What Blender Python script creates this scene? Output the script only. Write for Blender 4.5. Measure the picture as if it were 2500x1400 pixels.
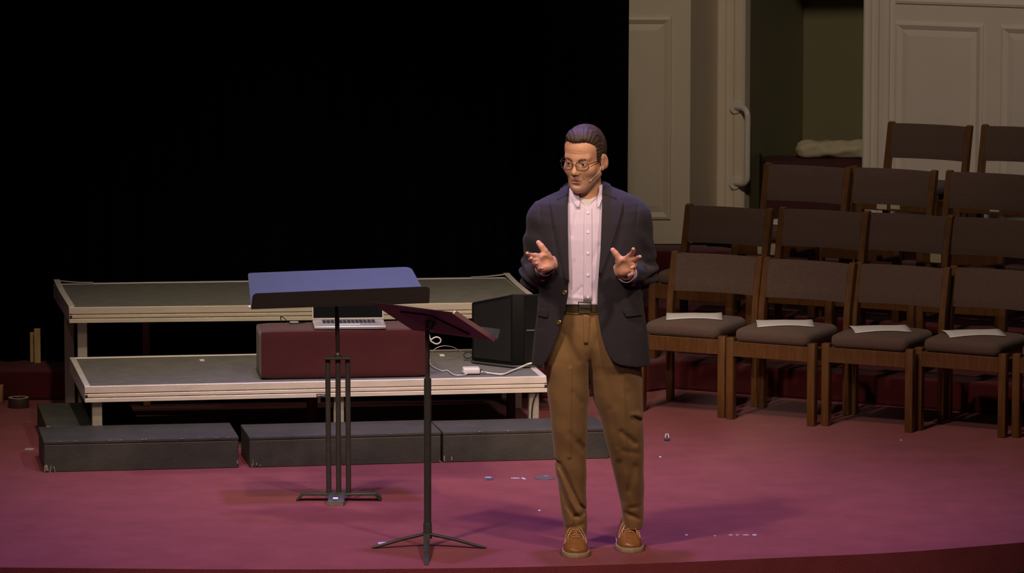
import bpy, bmesh, math, random
import numpy as np
from mathutils import Vector, Matrix

for _o in list(bpy.data.objects):
    bpy.data.objects.remove(_o)
SC = bpy.context.scene
COL = SC.collection
R = math.radians
random.seed(7)

# ------------------------------------------------------------------ camera
CAM_H, CAM_PITCH, FPX = 3.58, R(7.5), 11000.0
cam_data = bpy.data.cameras.new('camera')
cam_data.sensor_width = 36.0
cam_data.lens = FPX / 2500.0 * 36.0
cam_data.clip_end = 200
cam = bpy.data.objects.new('camera', cam_data)
cam.location = (0, 0, CAM_H)
cam.rotation_euler = (math.pi / 2 - CAM_PITCH, 0, 0)
COL.objects.link(cam)
SC.camera = cam

# ------------------------------------------------------------------ world, lights, exposure
SC.view_settings.view_transform = 'Standard'
SC.view_settings.look = 'None'
SC.view_settings.gamma = 1.0
SC.view_settings.use_curve_mapping = False
SC.view_settings.exposure = 0.0
world = bpy.data.worlds.new('world')
SC.world = world
world.use_nodes = True
world.node_tree.nodes['Background'].inputs[0].default_value = (0.9, 0.8, 0.85, 1)
world.node_tree.nodes['Background'].inputs[1].default_value = 0.020


def spot(name, loc, aim, power, color, angle, blend=0.5, radius=0.12):
    d = bpy.data.lights.new(name, 'SPOT')
    d.energy = power
    d.color = color
    d.spot_size = R(angle)
    d.spot_blend = blend
    d.shadow_soft_size = radius
    o = bpy.data.objects.new(name, d)
    o.location = loc
    o.rotation_euler = (Vector(aim) - Vector(loc)).to_track_quat('-Z', 'Y').to_euler()
    COL.objects.link(o)
    return o


spot('stage_spot_right', (3.4, 13.6, 7.6), (0.35, 18.7, 0.9), 1450, (1.0, 0.74, 0.57), 30, 0.9, 0.3)
spot('stage_spot_left', (-2.8, 14.4, 8.2), (0.0, 19.2, 0.8), 1450, (1.0, 0.76, 0.60), 34, 0.9, 0.3)
spot('front_spot_speaker', (-1.2, 7.5, 6.2), (0.33, 18.6, 1.55), 2350, (1.0, 0.78, 0.64), 7.5, 1.0, 0.35)
spot('stage_spot_chairs', (-0.6, 16.4, 9.0), (1.9, 21.6, 0.2), 1120, (1.0, 0.74, 0.55), 36, 1.0, 0.2)
spot('stage_spot_back', (-0.8, 17.6, 9.0), (-0.8, 21.3, 0.4), 1600, (1.0, 0.80, 0.58), 32, 1.0, 0.2)
spot('fill_floor_left', (-3.6, 13.4, 8.4), (-1.5, 19.0, 0.0), 1150, (1.0, 0.76, 0.62), 36, 1.0, 0.3)  # added fill that brightens the left part of the floor
spot('fill_back_wall', (0.6, 14.5, 8.5), (1.9, 25.9, 1.65), 1350, (1.0, 0.80, 0.62), 22, 0.9, 0.4)  # added fill that brightens the back walls, aimed clear of the chairs
spot('blue_top_light', (-0.2, 19.4, 7.6), (-0.1, 18.6, 0.0), 1950, (0.36, 0.28, 1.0), 56, 0.9, 0.2)
spot('blue_back_light', (-0.6, 22.6, 7.0), (-0.2, 19.2, 1.0), 600, (0.30, 0.30, 1.0), 50, 1.0, 0.2)

# ------------------------------------------------------------------ measuring helpers
CT, ST = math.cos(CAM_PITCH), math.sin(CAM_PITCH)


def _ray(px, py):
    a, b = px - 1250.0, 700.0 - py
    return Vector((a, CT * FPX + ST * b, -ST * FPX + CT * b))


def G(px, py, z=0.0):
    """world point at height z seen at photo pixel (px, py)"""
    r = _ray(px, py)
    t = (z - CAM_H) / r.z
    return Vector((r.x * t, r.y * t, z))


def PY(px, py, Y):
    """world point on the plane y = Y seen at photo pixel"""
    r = _ray(px, py)
    t = Y / r.y
    return Vector((r.x * t, Y, CAM_H + r.z * t))


# ------------------------------------------------------------------ materials
MATS = {}


def mat(name, col, rough=0.6, metal=0.0, var=0.0, vscale=30.0, bump=0.0, bscale=200.0, sheen=0.0,
        spec=0.5, stretch=None, coat=0.0, col2=None):
    if name in MATS:
        return MATS[name]
    m = bpy.data.materials.new(name)
    m.use_nodes = True
    nt = m.node_tree
    b = nt.nodes['Principled BSDF']
    b.inputs['Base Color'].default_value = (*col, 1)
    b.inputs['Roughness'].default_value = rough
    b.inputs['Metallic'].default_value = metal
    b.inputs['Specular IOR Level'].default_value = spec
    if sheen:
        b.inputs['Sheen Weight'].default_value = sheen
        b.inputs['Sheen Roughness'].default_value = 0.5
    if coat:
        b.inputs['Coat Weight'].default_value = coat
    tc = nt.nodes.new('ShaderNodeTexCoord')
    mp = nt.nodes.new('ShaderNodeMapping')
    nt.links.new(tc.outputs['Object'], mp.inputs[0])
    if stretch:
        mp.inputs['Scale'].default_value = stretch
    if var:
        n = nt.nodes.new('ShaderNodeTexNoise')
        n.inputs['Scale'].default_value = vscale
        n.inputs['Detail'].default_value = 6
        n.inputs['Roughness'].default_value = 0.65
        nt.links.new(mp.outputs[0], n.inputs['Vector'])
        cr = nt.nodes.new('ShaderNodeValToRGB')
        c2 = col2 if col2 else tuple(min(1, c * (1 + var)) for c in col)
        c1 = tuple(c * (1 - var) for c in col) if not col2 else col
        cr.color_ramp.elements[0].color = (*c1, 1)
        cr.color_ramp.elements[0].position = 0.3
        cr.color_ramp.elements[1].color = (*c2, 1)
        cr.color_ramp.elements[1].position = 0.7
        nt.links.new(n.outputs['Fac'], cr.inputs[0])
        nt.links.new(cr.outputs[0], b.inputs['Base Color'])
    if bump:
        n2 = nt.nodes.new('ShaderNodeTexNoise')
        n2.inputs['Scale'].default_value = bscale
        n2.inputs['Detail'].default_value = 4
        nt.links.new(mp.outputs[0], n2.inputs['Vector'])
        bp = nt.nodes.new('ShaderNodeBump')
        bp.inputs['Strength'].default_value = bump
        bp.inputs['Distance'].default_value = 0.01
        nt.links.new(n2.outputs['Fac'], bp.inputs['Height'])
        nt.links.new(bp.outputs[0], b.inputs['Normal'])
    MATS[name] = m
    return m


def m_carpet(name, c1, c2):
    m = mat(name, c1, 0.95, var=0.2, vscale=5, bump=0.5, bscale=260, sheen=0.15, spec=0.1, col2=c2)
    return m


CARPET = m_carpet('carpet_red', (0.150, 0.024, 0.030), (0.200, 0.036, 0.044))
CARPET_SHADE = m_carpet('carpet_tier_shaded', (0.088, 0.0095, 0.0135), (0.112, 0.013, 0.018))  # same red carpet, colour darkened for the shade on the tiers
CARPET_BOX = m_carpet('carpet_box', (0.062, 0.0095, 0.010), (0.080, 0.013, 0.014))
CARPET_BOX.node_tree.nodes['Principled BSDF'].inputs['Sheen Weight'].default_value = 0.35
CURTAIN = mat('black_velvet', (0.0028, 0.0028, 0.0040), 0.95, spec=0.05, var=0.3, vscale=6, bump=0.2, bscale=90)
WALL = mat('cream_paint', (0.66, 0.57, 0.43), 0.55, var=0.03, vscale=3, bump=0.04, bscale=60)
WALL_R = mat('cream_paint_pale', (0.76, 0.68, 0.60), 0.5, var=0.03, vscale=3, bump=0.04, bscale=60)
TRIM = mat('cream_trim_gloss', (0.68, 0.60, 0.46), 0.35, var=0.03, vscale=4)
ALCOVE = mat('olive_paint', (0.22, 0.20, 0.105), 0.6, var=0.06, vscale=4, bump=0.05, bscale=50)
DARK = mat('dark_front', (0.01, 0.008, 0.008), 0.8, var=0.2, vscale=10)
DECKTOP = mat('deck_carpet_grey', (0.140, 0.138, 0.122), 0.85, var=0.15, vscale=14, bump=0.3, bscale=300)
ALU = mat('aluminium', (0.90, 0.82, 0.66), 0.38, metal=0.30, var=0.10, vscale=5, stretch=(1, 8, 8), bump=0.05, bscale=40)
ALU_EDGE = mat('aluminium_pale', (0.80, 0.75, 0.72), 0.5, metal=0.35, var=0.08, vscale=12)
LEGM = mat('leg_grey', (0.46, 0.41, 0.35), 0.5, metal=0.3, var=0.1, vscale=8, stretch=(6, 6, 1))
LEGWOOD = mat('leg_wood', (0.36, 0.18, 0.08), 0.6, var=0.25, vscale=8, stretch=(8, 8, 1))
PINE = mat('pine', (0.80, 0.54, 0.24), 0.6, var=0.2, vscale=10, stretch=(10, 10, 1))
BLACKBOX = mat('black_paint_worn', (0.040, 0.040, 0.030), 0.62, var=0.25, vscale=7, bump=0.1, bscale=80)
CHIP = mat('chipped_wood', (0.35, 0.30, 0.20), 0.7, var=0.2, vscale=40)
STEEL = mat('black_powder_steel', (0.046, 0.045, 0.040), 0.42, metal=0.2, var=0.15, vscale=30)
DESK = mat('desk_black_satin', (0.042, 0.050, 0.047), 0.40, metal=0.2, var=0.05, vscale=20)
LIP_SHADE = mat('lip_shaded', (0.013, 0.010, 0.008), 0.55, var=0.1, vscale=30)  # black of the wide stand, darkened for the shade on its lip
UNDER = mat('desk_under', (0.009, 0.0045, 0.0065), 0.5, var=0.1, vscale=20)
CABINET = mat('cabinet_black', (0.0032, 0.0032, 0.0024), 0.6, var=0.2, vscale=40, bump=0.03, bscale=200, spec=0.25)
GRILLE = mat('grille_black', (0.0025, 0.0025, 0.0024), 0.8, var=0.2, vscale=200, bump=0.4, bscale=500)
WHITE = mat('white_plastic', (0.72, 0.70, 0.68), 0.35, var=0.03, vscale=20)
CABLEW = mat('white_cable', (0.66, 0.64, 0.58), 0.45, var=0.04, vscale=40)
CABLEB = mat('black_cable', (0.012, 0.012, 0.012), 0.5, var=0.1, vscale=40)
PAPER = mat('paper', (0.66, 0.66, 0.68), 0.75, var=0.05, vscale=30)
PAPER_OLIVE = mat('paper_tan', (0.50, 0.47, 0.33), 0.75, var=0.06, vscale=30)
LAPTOP = mat('laptop_silver', (0.55, 0.54, 0.50), 0.38, metal=0.6, var=0.03, vscale=20)
SCREEN = mat('screen_black', (0.006, 0.006, 0.007), 0.15, var=0.1, vscale=3)
KEYS = mat('keys_black', (0.015, 0.015, 0.016), 0.5, var=0.1, vscale=30)
WOOD = mat('chair_oak', (0.115, 0.049, 0.013), 0.42, var=0.30, vscale=6, stretch=(7, 7, 1), bump=0.06, bscale=60, coat=0.15)
FABRIC = mat('chair_fabric', (0.115, 0.076, 0.063), 0.9, var=0.14, vscale=90, bump=0.35, bscale=700, sheen=0.1, spec=0.2)
TAPEB = mat('tape_dark', (0.040, 0.026, 0.016), 0.5, var=0.2, vscale=20)
TAPET = mat('tape_top', (0.42, 0.32, 0.25), 0.6, var=0.2, vscale=60)
TAPEW = mat('tape_pale', (0.42, 0.40, 0.48), 0.6, var=0.25, vscale=60)
TAPED = mat('tape_blueblack', (0.05, 0.055, 0.09), 0.5, var=0.2, vscale=60)
BUNDLE = mat('cream_cloth', (0.52, 0.46, 0.30), 0.85, var=0.12, vscale=9, bump=0.3, bscale=30)
GRABW = mat('grab_bar_white', (0.66, 0.62, 0.55), 0.3, var=0.02, vscale=20)


# ------------------------------------------------------------------ object helpers
def prop(o, label=None, cat=None, group=None, kind=None):
    if label:
        o['label'] = label
    if cat:
        o['category'] = cat
    if group:
        o['group'] = group
    if kind:
        o['kind'] = kind
    return o


def thing(name, label, cat, loc=(0, 0, 0), rz=0.0, group=None, kind=None):
    o = bpy.data.objects.new(name, None)
    o.empty_display_size = 0.05
    COL.objects.link(o)
    o.location = loc
    o.rotation_euler = (0, 0, rz)
    return prop(o, label, cat, group, kind)


class MB:
    """collects shapes, builds one mesh object"""
    def __init__(self):
        self.v, self.f, self.mi = [], [], []
        self.cur = 0

    def add(self, vs, fs):
        o = len(self.v)
        self.v += [tuple(p) for p in vs]
        self.f += [tuple(i + o for i in f) for f in fs]
        self.mi += [self.cur] * len(fs)
        return self

    def box(self, c, s, rot=None):
        hx, hy, hz = s[0] / 2, s[1] / 2, s[2] / 2
        vs = [Vector((x, y, z)) for x in (-hx, hx) for y in (-hy, hy) for z in (-hz, hz)]
        if rot is not None:
            vs = [rot @ p for p in vs]
        vs = [p + Vector(c) for p in vs]
        return self.add(vs, [(0, 1, 3, 2), (4, 6, 7, 5), (0, 4, 5, 1), (2, 3, 7, 6), (0, 2, 6, 4), (1, 5, 7, 3)])

    def prism(self, poly, z0, z1):
        """poly: CCW xy points"""
        n = len(poly)
        vs = [(p[0], p[1], z0) for p in poly] + [(p[0], p[1], z1) for p in poly]
        fs = [tuple(range(n - 1, -1, -1)), tuple(range(n, 2 * n))]
        fs += [(i, (i + 1) % n, n + (i + 1) % n, n + i) for i in range(n)]
        return self.add(vs, fs)

    def extrude(self, poly, a, b, ax, ay):
        """2d poly in frame (ax, ay) extruded from point a to point b"""
        a, b, ax, ay = Vector(a), Vector(b), Vector(ax), Vector(ay)
        n = len(poly)
        vs = [a + ax * p[0] + ay * p[1] for p in poly] + [b + ax * p[0] + ay * p[1] for p in poly]
        fs = [tuple(range(n - 1, -1, -1)), tuple(range(n, 2 * n))]
        fs += [(i, (i + 1) % n, n + (i + 1) % n, n + i) for i in range(n)]
        return self.add(vs, fs)

    def hexa(self, b4, t4):
        """bottom quad, top quad (CCW seen from above)"""
        return self.add(list(b4) + list(t4), [(3, 2, 1, 0), (4, 5, 6, 7), (0, 1, 5, 4), (1, 2, 6, 5), (2, 3, 7, 6), (3, 0, 4, 7)])

    def tube(self, pts, r, n=8, closed=False):
        pts = [Vector(p) for p in pts]
        m = len(pts)
        rr = r if isinstance(r, (list, tuple)) else [r] * m
        vs, fs = [], []
        up = None
        for i, p in enumerate(pts):
            if closed:
                t = (pts[(i + 1) % m] - pts[(i - 1) % m]).normalized()
            else:
                t = (pts[min(i + 1, m - 1)] - pts[max(i - 1, 0)]).normalized()
            if up is None:
                up = t.orthogonal().normalized()
            else:
                up = (up - t * up.dot(t))
                up = up.normalized() if up.length > 1e-6 else t.orthogonal().normalized()
            s = t.cross(up)
            for k in range(n):
                a = 2 * math.pi * k / n
                vs.append(p + (up * math.cos(a) + s * math.sin(a)) * rr[i])
        for i in range(m if closed else m - 1):
            j = (i + 1) % m
            for k in range(n):
                l = (k + 1) % n
                fs.append((i * n + k, i * n + l, j * n + l, j * n + k))
        if not closed:
            fs.append(tuple(range(n - 1, -1, -1)))
            fs.append(tuple((m - 1) * n + k for k in range(n)))
        return self.add(vs, fs)

    def lathe(self, prof, n=24, c=(0, 0, 0)):
        vs, fs = [], []
        m = len(prof)
        for (r, z) in prof:
            for k in range(n):
                a = 2 * math.pi * k / n
                vs.append((c[0] + r * math.cos(a), c[1] + r * math.sin(a), c[2] + z))
        for i in range(m - 1):
            for k in range(n):
                l = (k + 1) % n
                fs.append((i * n + k, i * n + l, (i + 1) * n + l, (i + 1) * n + k))
        fs.append(tuple(range(n - 1, -1, -1)))
        fs.append(tuple((m - 1) * n + k for k in range(n)))
        return self.add(vs, fs)

    def roundbox(self, c, half, r, n=6, dome=0.0, rot=None):
        """box with rounded edges from a subdivided cube, optional domed top"""
        bm = bmesh.new()
        bmesh.ops.create_cube(bm, size=2.0)
        bmesh.ops.subdivide_edges(bm, edges=bm.edges[:], cuts=n, use_grid_fill=True)
        vs = []
        h = Vector(half)
        for v in bm.verts:
            # concentrate points near edges
            q = Vector([math.copysign(abs(a) ** 0.6, a) if abs(a) > 1e-9 else 0 for a in v.co])
            p = Vector([q[i] * h[i] for i in range(3)])
            inner = Vector([max(-(h[i] - r), min(h[i] - r, p[i])) for i in range(3)])
            d = p - inner
            if d.length > 1e-9:
                p = inner + d.normalized() * r
            if dome and p.z > 0:
                p.z += dome * max(0, 1 - (p.x / h.x) ** 2) * max(0, 1 - (p.y / h.y) ** 2) * p.z / h.z
            if rot is not None:
                p = rot @ p
            vs.append(p + Vector(c))
        bm.verts.index_update()
        fs = [tuple(v.index for v in f.verts) for f in bm.faces]
        bm.free()
        return self.add(vs, fs)

    def build(self, name, material, parent=None, smooth=30, bevel=0.0, seg=2, loc=None, rz=0.0):
        me = bpy.data.meshes.new(name)
        me.from_pydata([tuple(p) for p in self.v], [], self.f)
        mats = material if isinstance(material, (list, tuple)) else [material]
        for m in mats:
            me.materials.append(m)
        if len(mats) > 1:
            me.polygons.foreach_set('material_index', self.mi)
        bm = bmesh.new()
        bm.from_mesh(me)
        bmesh.ops.recalc_face_normals(bm, faces=bm.faces[:])
        if bevel:
            es = [e for e in bm.edges if len(e.link_faces) == 2 and e.calc_face_angle(0) > R(40)]
            bmesh.ops.bevel(bm, geom=es, offset=bevel, segments=seg, affect='EDGES', profile=0.5, clamp_overlap=True)
        bm.to_mesh(me)
        bm.free()
        if smooth:
            me.shade_smooth()
            me.set_sharp_from_angle(angle=R(smooth))
        o = bpy.data.objects.new(name, me)
        COL.objects.link(o)
        if parent is not None:
            o.parent = parent
        if loc is not None:
            o.location = loc
        if rz:
            o.rotation_euler = (0, 0, rz)
        return o


def top(o, label, cat, group=None, kind=None):
    return prop(o, label, cat, group, kind)


def recenter(o, p):
    """move a world-coordinates mesh so its object origin sits at p"""
    p = Vector(p)
    o.data.transform(Matrix.Translation(-p))
    o.location = p
    return o


def copy_tree(o, parent=None):
    c = o.copy()
    COL.objects.link(c)
    if parent is not None:
        c.parent = parent
    for ch in list(o.children):
        copy_tree(ch, c)
    return c


def smooth_path(pts, n=8):
    """Catmull-Rom through the points"""
    P = [Vector(p) for p in pts]
    P = [P[0] * 2 - P[1]] + P + [P[-1] * 2 - P[-2]]
    out = []
    for i in range(1, len(P) - 2):
        for k in range(n):
            t = k / n
            a, b, c, d = P[i - 1], P[i], P[i + 1], P[i + 2]
            out.append(0.5 * ((2 * b) + (c - a) * t + (2 * a - 5 * b + 4 * c - d) * t * t + (3 * b - a - 3 * c + d) * t ** 3))
    out.append(P[-2])
    return out


# ================================================================== SETTING
RISE = 0.15
# stage floor with a curved front edge
edge_px = [(3600, 1200), (2900, 1290), (2500, 1325), (2200, 1349), (1900, 1363), (1600, 1376), (1250, 1386), (800, 1391), (300, 1389), (-400, 1378), (-1900, 1330)]
edge = [G(px, py, 0) for px, py in edge_px]
edge = smooth_path(edge, 5)
poly = [(p.x, p.y) for p in reversed(edge)] + [(5.5, 30.0), (-6.5, 30.0)]
mb = MB()
mb.prism(poly, -0.13, 0.0)
fl = mb.build('floor', CARPET, bevel=0.0, smooth=0)
prop(fl, 'red carpeted stage floor with a curved front edge', 'floor', kind='structure')
mb = MB()
mb.prism([(x, y + 0.05) for x, y in poly], -0.8, -0.13)
o = mb.build('trim_1', DARK, smooth=0)
prop(o, 'dark recessed front below the curved stage edge', 'stage front', kind='structure')
mb = MB()
mb.box((0, 13, -0.85), (16, 12, 0.1))
o = mb.build('floor_lower', mat('hall_carpet', (0.05, 0.012, 0.014), 0.95, var=0.2, vscale=8), smooth=0)
prop(o, 'dark hall floor in front of the stage', 'floor', kind='structure')

ROWD = Vector((0.885, -0.466, 0))      # direction of the chair rows
ROWN = Vector((0.466, 0.885, 0))       # away from the camera
# tiers: front edges as polylines; tier 1 runs along the whole back
e1 = [Vector((-6.4, 22.66, 0)), Vector((-3.6, 22.72, 0)), Vector((0.30, 22.80, 0)), Vector((0.72, 23.02, 0))]
t1a = G(1640, 950, 0)
t1b = t1a + ROWD * 3.2
e1 += [t1a, t1b]


def tier(pts, z0, z1, label, material=CARPET_SHADE):
    poly = [(p.x, p.y) for p in pts] + [(pts[-1].x + 0.4, 30), (pts[0].x, 30)]
    m = MB()
    m.prism(poly, z0, z1)
    o = m.build('carpeted_tier', material, smooth=0, bevel=0.012, seg=2)
    prop(o, label, 'tier', kind='structure')
    return o


tier(e1, 0.0, RISE, 'lowest red carpeted tier behind the stage floor')
# tiers 2 and 3 behind the chairs, offset along the row normal
t2a = t1a + ROWN * 0.80 + ROWD * -0.55
t2b = t2a + ROWD * 3.6
tier([t2a + Vector((-0.5, 0.15, 0)), t2a, t2b], RISE, 2 * RISE, 'middle red carpeted tier under the third row of chairs')
t3a = t2a + ROWN * 0.74 + ROWD * 0.55
t3b = t3a + ROWD * 3.0
tier([t3a + Vector((0.0, 0.8, 0)), t3a, t3b], 2 * RISE, 3 * RISE, 'top red carpeted tier under the last row of chairs')
# rounded carpeted platform in front of the cream panel wall
pw = G(1535, 597, 3 * RISE)
pr = G(1752, 600, 3 * RISE)
pts = [(pw.x - 0.6, pw.y - 0.30), (pr.x - 0.05, pr.y - 0.30)]
for k in range(9):
    a = -math.pi / 2 + math.pi * k / 8
    pts.append((pr.x - 0.05 + 0.14 * math.cos(a), pr.y - 0.16 + 0.14 * math.sin(a)))
pts += [(pr.x - 0.05, pr.y + 0.04), (pw.x - 0.6, pw.y + 0.04)]
mb = MB()
mb.prism(pts, 2 * RISE - 0.01, 3 * RISE)
o = mb.build('carpeted_tier', CARPET_SHADE, bevel=0.02, seg=3)
prop(o, 'rounded end of a red carpeted step below the cream panel wall', 'tier', kind='structure')

# black curtain
CURT_Y = 23.10
xr = PY(1536, 500, CURT_Y + 0.28).x
mb = MB()
n = 640
x0, x1 = -6.3, xr
vs, fs = [], []
zs = [RISE + 0.003, 0.5, 0.8, 1.2, 1.6, 2.0, 2.4, 2.8]
rnd = [random.uniform(0.6, 1.4) for _ in range(200)]
for i in range(n + 1):
    x = x0 + (x1 - x0) * i / n
    ph = x * 38 + 2.2 * math.sin(x * 3.1) + 1.1 * math.sin(x * 7.7)
    for j, z in enumerate(zs):
        amp = 0.045 * rnd[int((x + 7) * 6)] * (1 - 0.15 * j / 7)
        xx = x + (0.012 * (2.0 - z) / 2.0 if i == n else 0) * -1
        vs.append((xx + 0.01 * math.sin(ph * 2), CURT_Y + 0.09 * max(x + 2.4, 0) + amp * math.sin(ph + 0.12 * z), z))
k = len(zs)
for i in range(n):
    for j in range(k - 1):
        fs.append((i * k + j, (i + 1) * k + j, (i + 1) * k + j + 1, i * k + j + 1))
mb.add(vs, fs)
cu = mb.build('stage_curtain', CURTAIN, smooth=60)
sm = cu.modifiers.new('thick', 'SOLIDIFY')
sm.thickness = 0.006
top(cu, 'black velvet curtain hanging across the back of the stage', 'curtain')

# ---- cream wall left of the alcove (frontal), with a raised panel
WZ0, WZ1 = 3 * RISE, 3.0
WLY = pw.y + 0.02
wx0 = PY(900, 300, WLY).x
wx1 = PY(1685, 300, WLY).x


def wall_slab(name, a, b, z0, z1, material, label, thick=0.08):
    """vertical slab whose visible face runs a->b (left to right)"""
    a, b = Vector(a), Vector(b)
    d = (b - a)
    d.z = 0
    d.normalize()
    nrm = Vector((d.y, -d.x, 0))
    m = MB()
    q = [a, b, b - nrm * thick, a - nrm * thick]
    m.hexa([Vector((p.x, p.y, z0)) for p in q], [Vector((p.x, p.y, z1)) for p in q])
    o = m.build(name, material, smooth=0)
    prop(o, label, 'wall', kind='structure')
    return o, a, d, nrm


def raised_panel(parent, a, d, nrm, s0, s1, z0, z1, material, w=0.045):
    """moulding frame with a raised field on a wall face"""
    def P(s, z, h):
        q = a + d * s + nrm * h
        return Vector((q.x, q.y, z))
    m = MB()
    prof = [(0, 0), (0.004, 0.010), (0.018, 0.014), (0.030, 0.008), (w, 0.0)]
    loops = []
    for (ins, h) in prof:
        loops.append([P(s0 + ins, z0 + ins, h), P(s1 - ins, z0 + ins, h), P(s1 - ins, z1 - ins, h), P(s0 + ins, z1 - ins, h)])
    vs = [p for l in loops for p in l]
    fs = []
    for i in range(len(loops) - 1):
        for k in range(4):
            l = (k + 1) % 4
            fs.append((i * 4 + k, i * 4 + l, (i + 1) * 4 + l, (i + 1) * 4 + k))
    m.add(vs, fs)
    m.build('panel_moulding', material, parent, smooth=0)
    m = MB()
    i1, i2, h2 = w + 0.0, w + 0.035, 0.007
    A = [P(s0 + i1, z0 + i1, 0.0005), P(s1 - i1, z0 + i1, 0.0005), P(s1 - i1, z1 - i1, 0.0005), P(s0 + i1, z1 - i1, 0.0005)]
    B = [P(s0 + i2, z0 + i2, h2), P(s1 - i2, z0 + i2, h2), P(s1 - i2, z1 - i2, h2), P(s0 + i2, z1 - i2, h2)]
    m.add(A + B, [(4, 5, 6, 7)] + [(k, (k + 1) % 4, 4 + (k + 1) % 4, 4 + k) for k in range(4)])
    m.build('panel', material, parent, smooth=0)


wl, wa, wd, wn = wall_slab('wall_left', (wx0, WLY, 0), (wx1, WLY, 0), WZ0, WZ1, WALL, 'cream panelled wall beside the black curtain')
pt = PY(1640, 40, WLY)
pb = PY(1640, 537, WLY)
raised_panel(wl, wa, wd, wn, PY(1420, 40, WLY).x - wx0, pt.x - wx0, pb.z, pt.z, WALL)

# right wall line parallel to the chair rows
A2 = G(2110, 480, 3 * RISE)
A2 = PY(2110, 480, 25.75)
A2.z = 0


def on_line(px, y_at, base, d):
    """point on the vertical plane base + s*d seen at column px"""
    # x = kx * depth(y) roughly: solve for s with the pinhole at z about 1.2
    for it in range(1):
        pass
    lo, hi = -6.0, 6.0
    def col(s):
        p = base + d * s
        dep = p.y * CT + (CAM_H - 1.2) * ST
        return 1250 + FPX * p.x / dep
    for _ in range(50):
        mid = (lo + hi) / 2
        if col(mid) < px:
            lo = mid
        else:
            hi = mid
    return base + d * ((lo + hi) / 2)


C0 = on_line(1755, 0, A2, ROWD)
C1 = on_line(1822, 0, A2, ROWD)
D0 = on_line(2110, 0, A2, ROWD)
D1 = on_line(2172, 0, A2, ROWD)
E1 = on_line(2760, 0, A2, ROWD)
# return between the panel wall and the casing
wall_slab('wall_return', (wx1, WLY, 0), C0, WZ0, WZ1, WALL, 'narrow cream return wall beside the door casing')
# right panelled wall
wr, ra, rd, rn = wall_slab('wall_right', D0, E1, WZ0, WZ1, WALL_R, 'pale panelled wall behind the last row of chairs')


def s_of(px, base=D0):
    return (on_line(px, 0, A2, ROWD) - base).dot(ROWD)


def z_at(px, py):
    p = on_line(px, 0, A2, ROWD)
    return PY(px, py, p.y).z


ztop = z_at(2190, 52)
zlow = 0.72
raised_panel(wr, ra, rd, rn, s_of(2183), s_of(2400), zlow, ztop, WALL_R)
raised_panel(wr, ra, rd, rn, s_of(2440), s_of(2657), zlow, ztop, WALL_R)
raised_panel(wr, ra, rd, rn, s_of(2183), s_of(2657), ztop + 0.10, ztop + 0.8, WALL_R)


def casing(name, a, b, label, material):
    """fluted door casing between two points of the wall line"""
    w = (b - a).length
    prof = [(0, 0), (0, 0.028), (0.10 * w, 0.034), (0.16 * w, 0.026), (0.30 * w, 0.026), (0.36 * w, 0.034), (0.44 * w, 0.026),
            (0.60 * w, 0.026), (0.66 * w, 0.036), (0.90 * w, 0.036), (1.0 * w, 0.020), (1.0 * w, -0.05), (0, -0.05)]
    m = MB()
    m.extrude(prof, (a.x, a.y, WZ0), (a.x, a.y, WZ1), ROWD, -ROWN)
    o = m.build(name, material, smooth=0, bevel=0.003, seg=1)
    prop(o, label, 'door casing', kind='structure')
    return o


casing('trim_2', C0, C1, 'cream moulded door casing left of the dark alcove', TRIM)
casing('trim_3', D0, D1, 'pale moulded door casing right of the dark alcove', WALL_R)
# alcove
cor = PY(1960, 300, 27.15)
cor.z = 0
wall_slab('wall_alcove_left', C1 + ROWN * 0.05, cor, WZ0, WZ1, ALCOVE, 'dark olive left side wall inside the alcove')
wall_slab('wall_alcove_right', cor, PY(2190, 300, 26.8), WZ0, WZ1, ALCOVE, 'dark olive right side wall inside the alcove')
mb = MB()
q = [C0 - ROWN * 0.01, D1 - ROWN * 0.01, D1 + ROWN * 0.12, C0 + ROWN * 0.12]
mb.hexa([Vector((p.x, p.y, 2.32)) for p in q], [Vector((p.x, p.y, 3.0)) for p in q])
o = mb.build('trim_4', TRIM, smooth=0)  # unseen header, added so its shadow falls on the alcove walls
prop(o, 'unseen cream header added to shade the top of the alcove', 'door casing', kind='structure')
mb = MB()
q = [C0 + ROWN * 0.1, D1 + ROWN * 0.1, D1 + ROWN * 1.6, C0 + ROWN * 1.6]
mb.hexa([Vector((p.x, p.y, 2.4)) for p in q], [Vector((p.x, p.y, 2.46)) for p in q])
o = mb.build('ceiling', ALCOVE, smooth=0)
prop(o, 'low dark ceiling of the alcove', 'ceiling', kind='structure')

# white grab bar on the left casing
gb = thing('grab_bar', 'white tubular grab bar screwed to the door casing beside the alcove', 'grab bar')
pm = on_line(1803, 0, A2, ROWD) - ROWN * 0.034
zt = PY(1803, 262, pm.y).z
zb = PY(1803, 447, pm.y).z
out = -ROWN * 0.050 + ROWD * 0.098
mb = MB()
path = [Vector((pm.x, pm.y, zt)), Vector((pm.x, pm.y, zt)) + out * 0.55]
for k in range(1, 7):
    a = math.pi / 2 * k / 6
    path.append(Vector((pm.x, pm.y, zt)) + out * (0.55 + 0.45 * math.sin(a)) - Vector((0, 0, 0.045 * (1 - math.cos(a)))))
for k in range(0, 7):
    a = math.pi / 2 * (1 - k / 6)
    path.append(Vector((pm.x, pm.y, zb)) + out * (0.55 + 0.45 * math.sin(a)) + Vector((0, 0, 0.045 * (1 - math.cos(a)))))
path.append(Vector((pm.x, pm.y, zb)))
mb.tube(path, 0.0175, 14)
mb.build('bar', GRABW, gb)
for z in (zt, zb):
    mb = MB()
    mb.tube([Vector((pm.x, pm.y, z)), Vector((pm.x, pm.y, z)) - ROWN * 0.012], 0.036, 18)
    mb.build('flange', GRABW, gb)


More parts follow.
